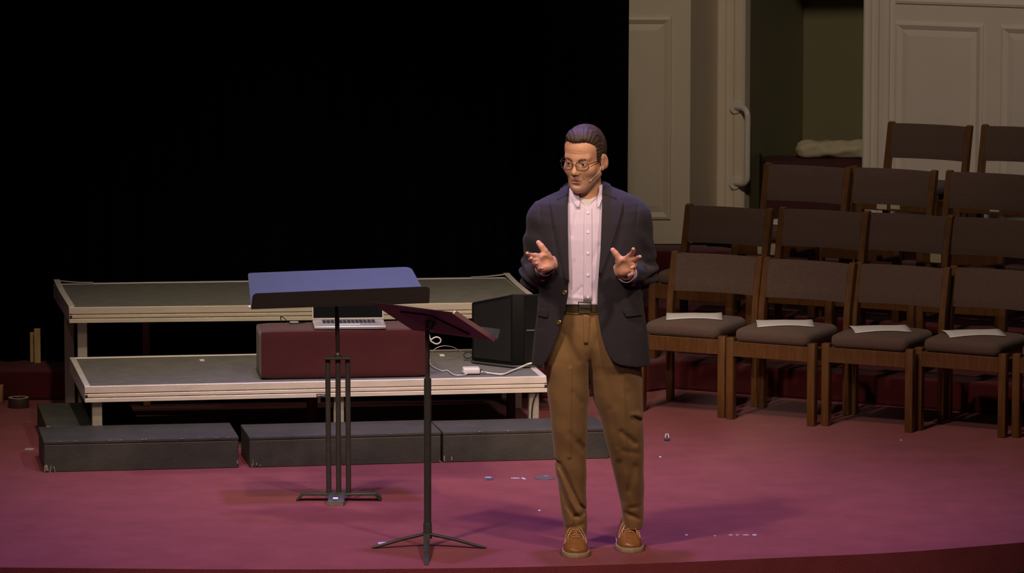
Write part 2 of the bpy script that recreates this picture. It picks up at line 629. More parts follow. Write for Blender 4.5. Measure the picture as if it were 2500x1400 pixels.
def rebase(t, p):
    """put an Empty at the thing's base; its parts keep their place"""
    p = Vector(p)
    t.location = p
    done = set()

    def rec(o):
        for ch in o.children:
            if ch.data is not None and ch.data.name not in done:
                ch.data.transform(Matrix.Translation(-p))
                done.add(ch.data.name)
            rec(ch)
    rec(t)
    return t


rebase(gb, (pm.x, pm.y, zb))

# ================================================================== OBJECTS
# ------------------------------------------------------------------ stage decks (staging platforms)
def lerp(a, b, t):
    return a + (b - a) * t


def deck(FL, FR, BL, BR, label, legs, plate=None, curl=0.0):
    """FL.. top corners of the deck; legs: list of (u, v, size, material, z_foot)"""
    t = thing('stage_deck', label, 'stage deck', group='portable stage decks')
    z = FL.z
    H = 0.076
    W = 0.030
    c = (FL + FR + BL + BR) / 4

    def P(u, v, dz=0.0):
        p = lerp(lerp(FL, FR, u), lerp(BL, BR, u), v)
        return Vector((p.x, p.y, z + dz))
    wu = W / (FR - FL).length
    wv = W / (BL - FL).length
    # top board
    m = MB()
    b = [P(wu, wv, -0.03), P(1 - wu, wv, -0.03), P(1 - wu, 1 - wv, -0.03), P(wu, 1 - wv, -0.03)]
    tt = [P(wu, wv, -0.003), P(1 - wu, wv, -0.003), P(1 - wu, 1 - wv, -0.003), P(wu, 1 - wv, -0.003)]
    m.hexa(b, tt)
    m.build('top_board', DECKTOP, t, smooth=0)
    # rails: grooved aluminium profile swept along each side
    prof = [(0, 0), (0, -0.031), (0.014, -0.0315), (0.014, -0.0365), (0, -0.037), (0, -0.051), (0.014, -0.0515), (0.014, -0.0565), (0, -0.057),
            (0, -H), (W, -H), (W, -0.004), (W - 0.004, 0.0)]

    def rail(name, a, b, inward, material):
        m = MB()
        d = (b - a).normalized()
        n = Vector((inward.x, inward.y, 0))
        n = (n - d * n.dot(d)).normalized()
        m.extrude(prof, a, b, n, Vector((0, 0, 1)))
        return m.build(name, material, t, smooth=0, bevel=0.0008, seg=1)
    g = 0.0005
    rail('front_rail', P(0, 0), P(1, 0), c - P(0.5, 0), ALU)
    rail('back_rail', P(0, 1), P(1, 1), c - P(0.5, 1), ALU_EDGE)
    rail('side_rail', P(0, wv + g), P(0, 1 - wv - g), c - P(0, 0.5), ALU_EDGE)
    rail('side_rail', P(1, wv + g), P(1, 1 - wv - g), c - P(1, 0.5), ALU_EDGE)
    for (u, v, s, material, zf) in legs:
        p = P(u, v)
        d = (FR - FL).normalized()
        rot = Matrix.Rotation(math.atan2(d.y, d.x), 3, 'Z')
        m = MB()
        m.box((p.x, p.y, (z - H + zf) / 2 - 0.0), (s, s, z - H - zf), rot)
        lg = m.build('leg', material, t, bevel=0.003, seg=1)
    # pale edge strips that curl up at the back corners
    for u in (0, 1) if curl else ():
        inn = (c - P(u, 0.5)).normalized()
        inn.z = 0
        for (path, wd) in (([P(u, v, 0.0015 + curl * max(0, (v - 0.45) / 0.55) ** 2) for v in [0.04 + 0.96 * k / 14 for k in range(15)]], inn * 0.030),
                           ([P(abs(u - 0.085 * k / 10), 1, 0.0015 + curl * (1 - k / 10) ** 2) for k in range(11)], (P(0.5, 0) - P(0.5, 1)).normalized() * 0.030)):
            m = MB()
            vs, fs = [], []
            for p in path:
                vs += [p, p + wd, p + wd + Vector((0, 0, 0.0025)), p + Vector((0, 0, 0.0025))]
            for i in range(len(path) - 1):
                for k in range(4):
                    l = (k + 1) % 4
                    fs.append((i * 4 + k, i * 4 + l, (i + 1) * 4 + l, (i + 1) * 4 + k))
            fs += [(0, 1, 2, 3), tuple(range(len(vs) - 4, len(vs)))]
            m.add(vs, fs)
            m.build('edge_strip', ALU_EDGE, t, smooth=40)
    # corner plugs at the rail ends
    for u in (0, 1):
        p = P(u, 0, -0.045)
        m = MB()
        dd = (FR - FL).normalized() * (-1 if u == 0 else 1)
        m.tube([p + (c - p) * 0.012, p + (c - p) * 0.012 + dd * 0.012], 0.009, 10)
        m.build('corner_bolt', STEEL, t)
    if plate:
        p0, p1, za, zb = plate
        dn = (FR - FL).normalized()
        n = Vector((dn.y, -dn.x, 0))
        m = MB()
        a, b = P(p0, 0), P(p1, 0)
        q = [a - n * 0.001, b - n * 0.001, b + n * 0.0025, a + n * 0.0025]
        m.hexa([Vector((p.x, p.y, z + zb)) for p in (q[3], q[2], q[1], q[0])], [Vector((p.x, p.y, z + za)) for p in (q[3], q[2], q[1], q[0])])
        pl = m.build('name_plate', TAPEB, t, smooth=0)
        # tiny illegible pale lettering: short raised strokes
        m = MB()
        for k, (s0, s1, zz0, zz1) in enumerate([(.12, .20, .25, .75), (.24, .44, .35, .60), (.48, .66, .42, .62), (.70, .76, .30, .62), (.79, .88, .40, .75)]):
            aa, bb = lerp(a, b, s0) + n * 0.003, lerp(a, b, s1) + n * 0.003
            z0_, z1_ = z + zb + (za - zb) * zz0, z + zb + (za - zb) * zz1
            m.hexa([Vector((p.x, p.y, z0_)) for p in (aa, bb, bb - n * .001, aa - n * .001)],
                   [Vector((p.x, p.y, z1_)) for p in (aa, bb, bb - n * .001, aa - n * .001)])
        m.build('lettering', WHITE, pl, smooth=0)
    rebase(t, (FL.x, FL.y, 0))
    return t


ZL, ZU = 0.33, 0.585
lFL, lFR = G(207, 945, ZL), G(1336, 920, ZL)
lBL = G(170, 873, ZL)
lBR = lFR + (lBL - lFL)
deck(lFL, lFR, lBL, lBR, 'lower grey topped stage deck carrying the red box, with aluminium rails',
     [(0.027, 0.055, 0.048, LEGM, 0.0), (0.548, 0.055, 0.048, LEGM, 0.0), (0.974, 0.055, 0.048, LEGM, 0.0),
      (0.532, 0.80, 0.05, LEGWOOD, 0.0), (0.03, 0.93, 0.048, LEGM, 0.0), (0.958, 0.5, 0.04, STEEL, 0.0)], plate=(0.497, 0.516, -0.058, -0.073))
uFL, uFR = G(169, 752, ZU), G(1326, 739, ZU)
uBL, uBR = G(131, 692, ZU), G(1243, 676, ZU)
deck(uFL, uFR, uBL, uBR, 'upper grey topped stage deck at the back before the curtain',
     [(0.030, 0.10, 0.048, LEGM, 0.0), (0.02, 0.62, 0.05, LEGM, 0.0), (0.185, 0.62, 0.036, LEGWOOD, 0.0),
      (0.97, 0.36, 0.048, LEGM, 0.0), (0.97, 0.68, 0.05, LEGM, 0.0), (0.55, 0.62, 0.05, LEGM, 0.0)], curl=0.016)

# small white tags lying on the lower deck
for (px, py, lab) in ((493, 881, 'small white tag on the left part of the lower deck'), (1079, 869, 'small white tag on the lower deck beside the red box')):
    p = G(px, py, ZL)
    mb = MB()
    mb.box((0, 0, 0.004), (0.024, 0.040, 0.008))
    o = mb.build('tag', PAPER, loc=(p.x, p.y, ZL - 0.003), rz=R(8), smooth=0, bevel=0.002, seg=1)
    top(o, lab, 'tag', 'white tags on the lower deck')

# ------------------------------------------------------------------ black painted step boxes
def step_box(FL, FR, BL, h, label, chips=()):
    FL, FR, BL = Vector(FL), Vector(FR), Vector(BL)
    BR = FR + (BL - FL)
    t = thing('step_box', label, 'step box', group='black wooden step boxes')
    m = MB()
    T = 0.018
    up = Vector((0, 0, 1))
    def lid(z0, z1, inset=0.0):
        c = (FL + FR + BL + BR) / 4
        q = [p + (c - p) * inset for p in (FL, FR, BR, BL)]
        return [Vector((p.x, p.y, z0)) for p in q], [Vector((p.x, p.y, z1)) for p in q]
    b, tt = lid(h - T, h)
    m.hexa(b, tt)
    m.build('lid', BLACKBOX, t, bevel=0.004, seg=2)
    m = MB()
    b, tt = lid(0.0, h - T - 0.0005, 0.004)
    m.hexa(b, tt)
    m.build('case', BLACKBOX, t, bevel=0.003, seg=1)
    # bare wood chips along the edges
    d = (FR - FL).normalized()
    n = Vector((d.y, -d.x, 0))
    m = MB()
    for (s, z, w, hh) in chips:
        p = lerp(FL, FR, s) + n * 0.0012
        m.box((p.x, p.y, z), (w, 0.003, hh), Matrix.Rotation(math.atan2(d.y, d.x), 3, 'Z'))
    if chips:
        cc = m.build('paint_chip', CHIP, t, smooth=0)
        cc['kind'] = 'stuff'
    rebase(t, (FL.x, FL.y, 0))
    return t


HB = 0.147
def rnd_chips(n, seed, h=HB):
    r = random.Random(seed)
    out = []
    for _ in range(n):
        if r.random() < 0.6:
            out.append((r.choice([0.004, 0.012, 0.03, 0.05, 0.99]) + r.uniform(0, 0.008), r.uniform(0.004, 0.03), r.uniform(0.0015, 0.004), r.uniform(0.006, 0.03)))
        else:
            out.append((r.uniform(0.02, 0.98), h - 0.003, r.uniform(0.003, 0.009), 0.003))
    return out


step_box(G(106, 1078, HB), G(583, 1067, HB), G(93, 1043, HB), HB, 'leftmost black wooden step box in front of the stage decks', rnd_chips(26, 3))
step_box(G(608, 1067, HB), G(1077, 1055, HB), G(587, 1037, HB), HB, 'middle black wooden step box behind the three-tube music stand', rnd_chips(8, 5))
step_box(G(1081, 1055, HB), G(1487, 1045, HB), G(1053, 1028, HB), HB, 'right black wooden step box partly behind the standing man', rnd_chips(8, 8))
step_box(G(113, 1041, 0.12), G(345, 1038, 0.12), G(90, 985, 0.12), 0.12, 'low black box pushed under the left end of the decks', [(0.02, .118, .02, .004), (0.45, .118, .02, .004)])

# tape roll, brown block, boards and scraps on the left
p = G(43, 999, 0)
mb = MB()
mb.lathe([(0.034, 0.002), (0.050, 0.0), (0.052, 0.003), (0.052, 0.048), (0.050, 0.050), (0.034, 0.050), (0.033, 0.046), (0.033, 0.004)][::1], 36)
tr = thing('tape_roll', 'roll of dark tape lying flat on the carpet at the left edge', 'tape roll', (p.x, p.y + 0.052, 0.001))
m = MB()
n = 36
prof = [(0.034, 0.0), (0.052, 0.0), (0.0525, 0.004), (0.0525, 0.046), (0.051, 0.049), (0.036, 0.0492), (0.034, 0.046)]
vs, fs = [], []
for (r_, z_) in prof:
    for k in range(n):
        a = 2 * math.pi * k / n
        vs.append((r_ * math.cos(a), r_ * math.sin(a), z_))
L = len(prof)
for i in range(L):
    j = (i + 1) % L
    for k in range(n):
        l = (k + 1) % n
        fs.append((i * n + k, i * n + l, j * n + l, j * n + k))
m.add(vs, fs)
m.build('tape_winding', TAPEB, tr)
m = MB()
for k in range(n):
    a, b = 2 * math.pi * k / n, 2 * math.pi * (k + 1) / n
    vs = []
    for (r_, z_) in ((0.037, 0.0492), (0.0505, 0.0492), (0.0505, 0.0502), (0.037, 0.0502)):
        vs += [(r_ * math.cos(a), r_ * math.sin(a), z_), (r_ * math.cos(b), r_ * math.sin(b), z_)]
    m.add(vs, [(0, 2, 3, 1), (2, 4, 5, 3), (4, 6, 7, 5), (6, 0, 1, 7)])
m.build('winding_edge', TAPET, tr)

p = G(2, 969, 0.0)
mb = MB()
mb.box((0, 0, 0.045), (0.10, 0.06, 0.09))
o = mb.build('wood_block', LEGWOOD, loc=(p.x - 0.015, 22.66, 0.0), bevel=0.003)
top(o, 'brown wooden block at the left edge against the red tier', 'block')
for (px0, px1, ptop, pbot, lab, dy) in ((80, 92, 812, 877, 'shorter pale pine board leaning on the black curtain', 0.03), (91, 106, 803, 878, 'taller pale pine board leaning on the black curtain', 0.0)):
    a, b = G(px0, pbot, RISE), G(px1, pbot, RISE)
    yb = 23.02 + dy
    h = PY(px0, ptop, yb).z - RISE
    w = (b - a).length
    mb = MB()
    mb.box((0, 0, h / 2), (w, 0.018, h))
    o = mb.build('pine_board', PINE, loc=((a.x + b.x) / 2, yb, RISE), bevel=0.002, seg=1)
    top(o, lab, 'board', 'pine boards at the curtain')


def scrap(name, px, py, w, d, material, label, rz=0.0, h=0.002, cat='scrap', group=None, poly=None):
    p = G(px, py, 0)
    mb = MB()
    if poly is None:
        poly = [(-.5, -.45), (.1, -.5), (.5, -.3), (.46, .4), (-.1, .5), (-.5, .3)]
    mb.prism([(x * w, y * d) for x, y in poly], 0.0, h)
    o = mb.build(name, material, loc=(p.x, p.y, 0.0005), rz=rz, smooth=0)
    top(o, label, cat, group)
    return o


scrap('paper_scrap', 72, 1098, 0.042, 0.05, CHIP, 'torn tan scrap on the carpet left of the step boxes')
scrap('tape_mark', 1196, 1171, 0.036, 0.05, TAPED, 'dark blue tape mark on the carpet left of the man', cat='tape mark', group='tape marks on the stage')
scrap('tape_mark', 1192, 1167, 0.030, 0.02, TAPEW, 'pale tape strip along the back of the dark blue tape mark', cat='tape mark', group='tape marks on the stage', rz=0.1)
scrap('tape_mark', 1258, 1169, 0.040, 0.016, TAPEW, 'thin pale tape strip between the blue mark and the man', cat='tape mark', group='tape marks on the stage', rz=-0.1)
scrap('tape_mark', 1278, 1170, 0.014, 0.05, TAPEW, 'short slanted tape strip nearest the floor plate left of the man', cat='tape mark', group='tape marks on the stage', rz=0.35)
scrap('tape_mark', 936, 1328, 0.045, 0.05, TAPEW, 'worn pale tape under the left foot of the tripod music stand', cat='tape mark', group='tape marks on the stage')
for k, (px, w) in enumerate(((1676, .012), (1745, .010), (1784, .016), (1800, .012), (1821, .026), (1842, .018))):
    scrap('tape_mark', px, 1308 + (2 if k in (1,) else 0), w, 0.028 if k in (0, 5) else 0.014, TAPEW, ['lone pale tape fleck nearest the right shoe', 'tiny tape fleck, second from the right shoe', 'third tape fleck from the right shoe', 'fourth tape fleck from the right shoe, short', 'longest pale tape fleck right of the shoes', 'rightmost pale tape fleck right of the shoes'][k],
          cat='tape mark', group='tape flecks right of the man')
scrap('paper_scrap', 1612, 1117, 0.010, 0.02, PAPER, 'tiny white speck on the carpet right of the trousers', group='white specks on the carpet')
scrap('paper_scrap', 1317, 1248, 0.010, 0.02, PAPER, 'tiny white speck on the carpet left of the trousers', group='white specks on the carpet')
scrap('paper_scrap', 2200, 1076, 0.008, 0.02, PAPER, 'tiny pale speck on the carpet before the front chairs', group='white specks on the carpet')
# floor plate: round metal socket lid
p = G(1330, 1168, 0)
mb = MB()
mb.lathe([(0.050, 0.0), (0.050, 0.003), (0.046, 0.005), (0.034, 0.0052), (0.031, 0.0035), (0.004, 0.004)], 32)
o = mb.build('floor_plate', mat('dull_metal', (0.22, 0.18, 0.17), 0.35, metal=0.6, var=0.2, vscale=30), loc=(p.x, p.y, 0.0))
top(o, 'round dull metal floor plate in the carpet beside the trousers', 'floor plate')
# dark clip on the carpet
p = G(1628, 1076, 0)
t = thing('clip', 'small dark clip lying on the carpet before the front chairs', 'clip', (p.x, p.y, 0))
mb = MB()
mb.roundbox((0, 0, 0.008), (0.013, 0.02, 0.008), 0.005, 3)
mb.build('jaw', TAPED, t)
mb = MB()
mb.tube([(-0.008, -0.01, 0.014), (-0.004, 0.01, 0.030), (0.006, 0.012, 0.030), (0.010, -0.008, 0.014)], 0.0022, 6)
mb.build('wire_loop', WHITE, t)

# ------------------------------------------------------------------ red carpeted box on the lower deck
bFL, bFR = G(636, 927.5, ZL), G(1043, 920, ZL)
bBL = G(617, 909, ZL)
d = (bFR - bFL).normalized()
nn = Vector((-d.y, d.x, 0))
wdt = (bFR - bFL).length
dep = 0.31
hgt = 0.232
rzb = math.atan2(d.y, d.x)
t = thing('red_box', 'dark red carpet covered box under the laptop on the lower deck', 'box', (bFL.x, bFL.y, ZL), rzb)
mb = MB()
mb.roundbox((wdt / 2, dep / 2, hgt / 2), (wdt / 2, dep / 2, hgt / 2), 0.016, 8)
mb.build('carpet_cover', CARPET_BOX, t)
mb = MB()
mb.box((0.03, -0.012, 0.004), (0.05, 0.02, 0.003), Matrix.Rotation(0.5, 3, 'Z'))
BX = t

# hanging red cloth end just left of the red box
p = G(604, 880, ZL)

# ------------------------------------------------------------------ laptop
zt = ZL + hgt
lFLp, lFRp = G(770, 797, zt), G(945, 795, zt)
lBLp = G(757, 783, zt)
d = (lFRp - lFLp).normalized()
rzl = math.atan2(d.y, d.x)
lw = (lFRp - lFLp).length
ld = 0.235
t = thing('laptop', 'open silver laptop with a black screen on the red box', 'laptop', (lFLp.x, bFL.y + 0.045, zt + 0.001), rzl)
mb = MB()
mb.roundbox((lw / 2, ld / 2, 0.0085), (lw / 2, ld / 2, 0.0085), 0.006, 5)
base = mb.build('base', LAPTOP, t)
mb = MB()
for r_ in range(5):
    for c_ in range(13):
        x = lw * 0.13 + c_ * (lw * 0.74 / 13)
        y = ld * 0.46 + r_ * 0.021
        mb.box((x + 0.010, y + 0.008, 0.0182), (lw * 0.74 / 13 - 0.003, 0.017, 0.0016))
k = mb.build('keys', KEYS, base, smooth=0)
k['kind'] = 'stuff'
mb = MB()
mb.box((lw * 0.5, ld * 0.22, 0.0174), (0.10, 0.07, 0.0008))
mb.build('touchpad', mat('touchpad', (0.60, 0.60, 0.60), 0.35), base, smooth=0)
mb = MB()
tilt = R(18)
rot = Matrix.Rotation(-tilt, 3, 'X')
hl = 0.23
cc = Vector((lw / 2, ld + 0.004, 0.016)) + rot @ Vector((0, 0, hl / 2))
mb.roundbox(cc, (lw / 2, 0.0035, hl / 2), 0.0032, 5, rot=rot)
ls = mb.build('screen_lid', LAPTOP, t)
mb = MB()
cc2 = cc + rot @ Vector((0, -0.0042, 0.002))
mb.box(cc2, (lw - 0.012, 0.001, hl - 0.014), rot)
mb.build('screen', SCREEN, ls, smooth=0)
LAP = t


def cable(name, pts, r, material, label, n=7, group=None):
    mb = MB()
    mb.tube(smooth_path(pts, n), r, 7)
    o = mb.build(name, material, smooth=60)
    c = Vector(pts[0])
    recenter(o, c)
    top(o, label, 'cable', group)
    return o


zt2 = zt + 0.004
cable('cable', [G(752, 786, zt2), G(735, 789, zt2), G(712, 790.5, zt2), G(703, 786, zt2 + 0.012), G(692, 776, zt2 + 0.03), G(685, 774, zt2 + 0.026), G(686, 781, zt2 + 0.005), G(688, 786, zt2)], 0.0022, CABLEB,
      'thin black cable rising from the adapter left of the laptop')
p = G(718, 790.5, zt)
mb = MB()
mb.roundbox((0, 0, 0.005), (0.022, 0.010, 0.005), 0.003, 3)
o = mb.build('adapter', LAPTOP, loc=(p.x, p.y, zt + 0.001), rz=rzl)
top(o, 'small silver adapter plugged in left of the laptop', 'adapter')

# ------------------------------------------------------------------ black loudspeaker cabinet on the lower deck
c0, c1 = G(1151, 887, ZL), G(1252, 899, ZL)
c2 = G(1352, 897, ZL)
c3 = c2 + (c0 - c1) * 1.0
zb_ = ZL
h0, h1 = 0.30, 0.362
t = thing('loudspeaker', 'black loudspeaker cabinet standing on the lower deck behind the man', 'loudspeaker')


def V3(p, z):
    return Vector((p.x, p.y, z))


mb = MB()
mb.hexa([V3(c1, zb_ + .012), V3(c2, zb_ + .012), V3(c3, zb_ + .012), V3(c0, zb_ + .012)], [V3(c1, zb_ + h1), V3(c2, zb_ + h1), V3(c3, zb_ + h0), V3(c0, zb_ + h0)])
mb.build('cabinet', CABINET, t, bevel=0.006, seg=2)
mb = MB()
cen = (c0 + c1 + c2 + c3) / 4
q = [p + (cen - p) * -0.03 for p in (c1, c2, c3, c0)]
mb.hexa([V3(p, zb_ + .0005) for p in q], [V3(p, zb_ + .0115) for p in q])
mb.build('base_plate', mat('base_grey', (0.05, 0.05, 0.055), 0.5), t, bevel=0.003, seg=1)
# grille sheet on the side, set a little proud, and the front panel seam
d01 = (c1 - c0)
dn = d01.normalized()
no = Vector((dn.y, -dn.x, 0))
mb = MB()
a, b = c0 + d01 * 0.07 + no * .001, c1 - d01 * 0.04 + no * .001
q = [a, b, b + no * 0.004, a + no * 0.004]
mb.hexa([V3(p, zb_ + .03) for p in (q[3], q[2], q[1], q[0])], [V3(q[3], zb_ + h0 - .012), V3(q[2], zb_ + h1 - .02), V3(q[1], zb_ + h1 - .02), V3(q[0], zb_ + h0 - .012)])
mb.build('grille', GRILLE, t, smooth=0)
d12 = (c2 - c1)
dn = d12.normalized()
no = Vector((dn.y, -dn.x, 0))
mb = MB()
a, b = c1 + d12 * 0.27 + no * .001, c2 - d12 * 0.03 + no * .001
q = [a, b, b + no * 0.006, a + no * 0.006]
mb.hexa([V3(p, zb_ + .02) for p in (q[3], q[2], q[1], q[0])], [V3(p, zb_ + h1 - .004) for p in (q[3], q[2], q[1], q[0])])
mb.build('front_panel', CABINET, t, bevel=0.002, seg=1)
mb = MB()
a, b = c1 + d12 * 0.33 + no * .0072, c1 + d12 * 0.52 + no * .0072
q = [a, b, b + no * 0.002, a + no * 0.002]
z_ = PY(1290, 807, c1.y).z
mb.hexa([V3(p, z_ - .003) for p in (q[3], q[2], q[1], q[0])], [V3(p, z_ + .003) for p in (q[3], q[2], q[1], q[0])])
mb.build('badge', mat('badge_grey', (0.25, 0.24, 0.2), 0.4, metal=0.5), t, smooth=0)
rebase(t, (c1.x, c1.y, zb_))

# ------------------------------------------------------------------ white power adapter and cables
pa = G(1150, 915, ZL)
t = thing('power_adapter', 'white power adapter block with cables near the loudspeaker', 'power adapter', (pa.x, pa.y + 0.035, ZL), R(5))
mb = MB()
mb.roundbox((0, 0, 0.0155), (0.041, 0.037, 0.0145), 0.007, 5)
mb.build('block', WHITE, t)
mb = MB()
mb.tube([(0.041, -0.005, 0.015), (0.060, -0.010, 0.010)], [0.008, 0.005], 8)
mb.build('plug', CABLEB, t)
zc = ZL + 0.004
cable('white_cable', [G(1176, 908, zc + .01), G(1190, 911, zc), G(1212, 914, zc), G(1230, 914, zc), G(1248, 907, zc), PY(1272, 897, G(1252, 899, ZL).y - .03), PY(1291, 889, G(1252, 899, ZL).y - .035), PY(1312, 886, G(1252, 899, ZL).y - .035), PY(1345, 884, G(1252, 899, ZL).y - .035)], 0.0048, CABLEW,
      'thick white cable curving from the adapter to the right')
cable('white_cable', [G(1128, 907, zc + .01), G(1140, 914, zc), G(1120, 917, zc), G(1105, 914, zc), G(1092, 905, zc), G(1080, 906, zc), G(1066, 901, zc), G(1053, 893, zc), G(1049, 885, zc), G(1050, 879, zc)], 0.0026, CABLEW,
      'thin white cable running from the adapter towards the red box')
zr = zt - 0.02
cable('cable', [G(1050, 868, ZL + .02), G(1056, 858, ZL + 0.05), G(1068, 849, ZL + 0.07), G(1085, 845, ZL + 0.075), G(1105, 848, ZL + 0.06), G(1122, 857, ZL + 0.03), G(1133, 866, ZL + .006)], 0.0018, CABLEW,
      'thin grey wire arching behind the tripod music stand')
pts = []
for k in range(22):
    a = 2 * math.pi * k / 10
    c = G(1143, 871, ZL + 0.02)
    pts.append(c + Vector((0.022 * math.cos(a), 0.01 + 0.012 * math.sin(a) + .0008 * k, 0.014 * math.sin(a) + 0.004)))
cable('black_cable', pts, 0.003, CABLEB, 'small coil of black cable by the loudspeaker', n=3)
# white cable loop hanging over the right side of the red box
c = PY(1064, 832, bFL.y + 0.16)
xr_ = bFR.x + 0.012
pts = []
for k in range(15):
    a = math.pi + 2 * math.pi * k / 14
    rx = 0.024 * (1 if math.cos(a) > 0 else 1.05)
    pts.append(Vector((c.x + rx * math.cos(a), c.y, c.z + 0.017 * math.sin(a) * (1 - 0.55 * max(0, -math.cos(a))))))
cable('white_cable', [Vector((bFR.x - 0.06, c.y, zt + .004)), Vector((bFR.x - 0.005, c.y, zt + .006)), Vector((bFR.x + 0.006, c.y, zt - 0.03))] + pts, 0.0036, CABLEW, 'loop of white cable hanging from the red box beside the tripod stand', n=4)
# thin black cable hanging beside the right deck leg
p1 = G(1311, 962, ZL - 0.05)
cable('black_cable', [Vector((p1.x, lFR.y + 0.02, 0.245)), Vector((p1.x - 0.018, lFR.y + 0.015, 0.20)), Vector((p1.x - 0.024, lFR.y + 0.015, 0.13)), Vector((p1.x - 0.015, lFR.y + 0.02, 0.06)), Vector((p1.x + 0.01, lFR.y + 0.03, 0.004))], 0.0035, CABLEB,
      'black cable hanging in front of the right deck leg')

# ------------------------------------------------------------------ music stand A: large desk on three tubes
sA = G(822, 1222, 0.0)
sA.z = 0
t = thing('conductor_stand', 'large black music stand with three tubes and a wide desk', 'music stand', sA)
SAW = t
Ysa = sA.y


def LA(px, py, dy=0.0):
    p = PY(px, py, Ysa + dy)
    return p - sA


pipe_r = 0.0118
zb1 = 0.028
ztp = LA(825, 877).z
for px_t, px_b in ((800, 803), (825, 827), (849, 851)):
    a, b = LA(px_t, 880), LA(px_b, 1205)
    mb = MB()
    mb.tube([(b.x, 0, zb1), (a.x, 0, ztp)], pipe_r, 14)
    mb.build('tube', STEEL, t)
mb = MB()
a, b = LA(793, 875), LA(857, 875)
mb.box(((a.x + b.x) / 2, 0, ztp + 0.004), (b.x - a.x, 0.05, 0.010))
mb.build('bracket', STEEL, t, bevel=0.002, seg=1)
mb = MB()
cx = LA(825, 876).x
zrod = LA(822, 752).z
mb.lathe([(0.014, 0.0), (0.014, 0.012), (0.009, 0.02), (0.0075, 0.03)], 14, (cx, 0, ztp + 0.009))
mb.build('collar', STEEL, t)
mb = MB()
mb.tube([(cx, 0, ztp + 0.02), (cx - 0.003, 0, zrod - 0.04), (cx - 0.005, 0.0, zrod + 0.03)], [0.009, 0.0105, 0.006], 12)
mb.build('rod', mat('rod_dark_satin', (0.06, 0.045, 0.04), 0.25, metal=0.6), t)
# base: flat bar with bent down ends, and the front foot plate
mb = MB()
lx, rx = LA(722, 1222).x, LA(932, 1222).x
zt_b = 0.034
pr_ = [(lx, 0.0), (lx + 0.012, 0.0), (lx + 0.034, zt_b - 0.008), (rx - 0.03, zt_b - 0.008), (rx - 0.011, 0.0), (rx, 0.0), (rx - 0.006, 0.02), (rx - 0.022, zt_b), (lx + 0.03, zt_b)]
mb.extrude(pr_, (0, -0.03, 0), (0, 0.03, 0), (1, 0, 0), (0, 0, 1))
mb.build('base_bar', STEEL, t, bevel=0.0015, seg=1)
mb = MB()
fx0, fx1 = LA(803, 1230).x, LA(844, 1230).x
yf = (G(822, 1236, 0).y - Ysa)
pr_ = [(0.045, 0.0375), (0.045, 0.0345), (yf + 0.05, 0.0345), (yf + 0.004, 0.016), (yf + 0.004, 0.0), (yf, 0.0), (yf, 0.020), (yf + 0.045, 0.0375)]
mb.extrude(pr_, (fx0, 0, 0), (fx1, 0, 0), (0, 1, 0), (0, 0, 1))
ft = mb.build('foot_plate', STEEL, t, bevel=0.001, seg=1)
mb = MB()
mb.box(((fx0 + fx1) / 2 - 0.004, yf - 0.0008, 0.009), (fx1 - fx0 - 0.002, 0.0016, 0.016))
mb.build('front_edge', mat('worn_steel_edge', (0.22, 0.20, 0.15), 0.45, metal=0.3, var=0.2, vscale=60), ft, smooth=0)
mb = MB()
rotl = Matrix.Rotation(math.atan2(0.0175, 0.041), 3, 'X')
mb.box(((fx0 + fx1) / 2 - 0.003, yf + 0.022, 0.0305), (0.022, 0.012, 0.0014), rotl)
mb.build('label', WHITE, ft, smooth=0)
# desk: corners from the photo at their estimated heights
zl_ = 0.965
alpha = R(7.5)
dFL, dFR = G(612, 748, 0.905), G(1046, 736, 0.905)
dc = (dFL + dFR) / 2
# recentre in depth so that the rod meets the desk
shift = Vector((0, 0, 0))
fd = (dFR - dFL)
fd.z = 0
yaw_d = math.atan2(fd.y, fd.x)
wd_ = fd.length
desk = thing('tmp', None, None)
bpy.data.objects.remove(desk)
Yd = Ysa - 0.11


def QD(px, py, dy):
    return PY(px, py, Yd + dy) - sA


def sheet(vs4, th, name, material, parent, round_=0.0, nrm=None, seg=5):
    """thin plate with rounded corners from 4 corners (CCW from outside)"""
    P = [Vector(p) for p in vs4]
    pts = []
    if round_:
        rads = round_ if isinstance(round_, (list, tuple)) else [round_] * 4
        for i in range(4):
            a, b, c = P[i - 1], P[i], P[(i + 1) % 4]
            r_ = rads[i]
            if r_ <= 0:
                pts.append(b)
                continue
            u, w = (a - b).normalized(), (c - b).normalized()
            p0, p2 = b + u * r_, b + w * r_
            for k in range(seg + 1):
                s = k / seg
                pts.append(p0 * (1 - s) ** 2 + b * 2 * s * (1 - s) + p2 * s * s)
    else:
        pts = P
    n_ = (P[1] - P[0]).cross(P[3] - P[0]).normalized()
    n = len(pts)
    m = MB()
    m.add([p + n_ * th / 2 for p in pts] + [p - n_ * th / 2 for p in pts],
          [tuple(range(n)), tuple(range(2 * n - 1, n - 1, -1))] + [(i, n + i, n + (i + 1) % n, (i + 1) % n) for i in range(n)])
    return m.build(name, material, parent, smooth=20)


# low edge near the camera, high edge behind
slope = 0.012
nl, nr = QD(613, 753, -0.030), QD(1048, 738, 0.045)
fl_, fr_ = QD(605, 668, 0.27), QD(1003, 652.5, 0.335)
fl2 = Vector((fl_.x, fl_.y, fl_.z))
sheet([nl, nr, fr_, fl_], 0.004, 'desk', DESK, t, round_=[0, 0, 0.035, 0.018])
# front lip
tl, tr_ = QD(617, 717, -0.045), QD(1050, 699.5, 0.030)
lipo = sheet([nl + Vector((0, -0.004, -0.004)), nr + Vector((0, -0.004, -0.004)), tr_, tl], 0.004, 'lip', LIP_SHADE, t, round_=[0.004, 0.004, 0.022, 0.022])
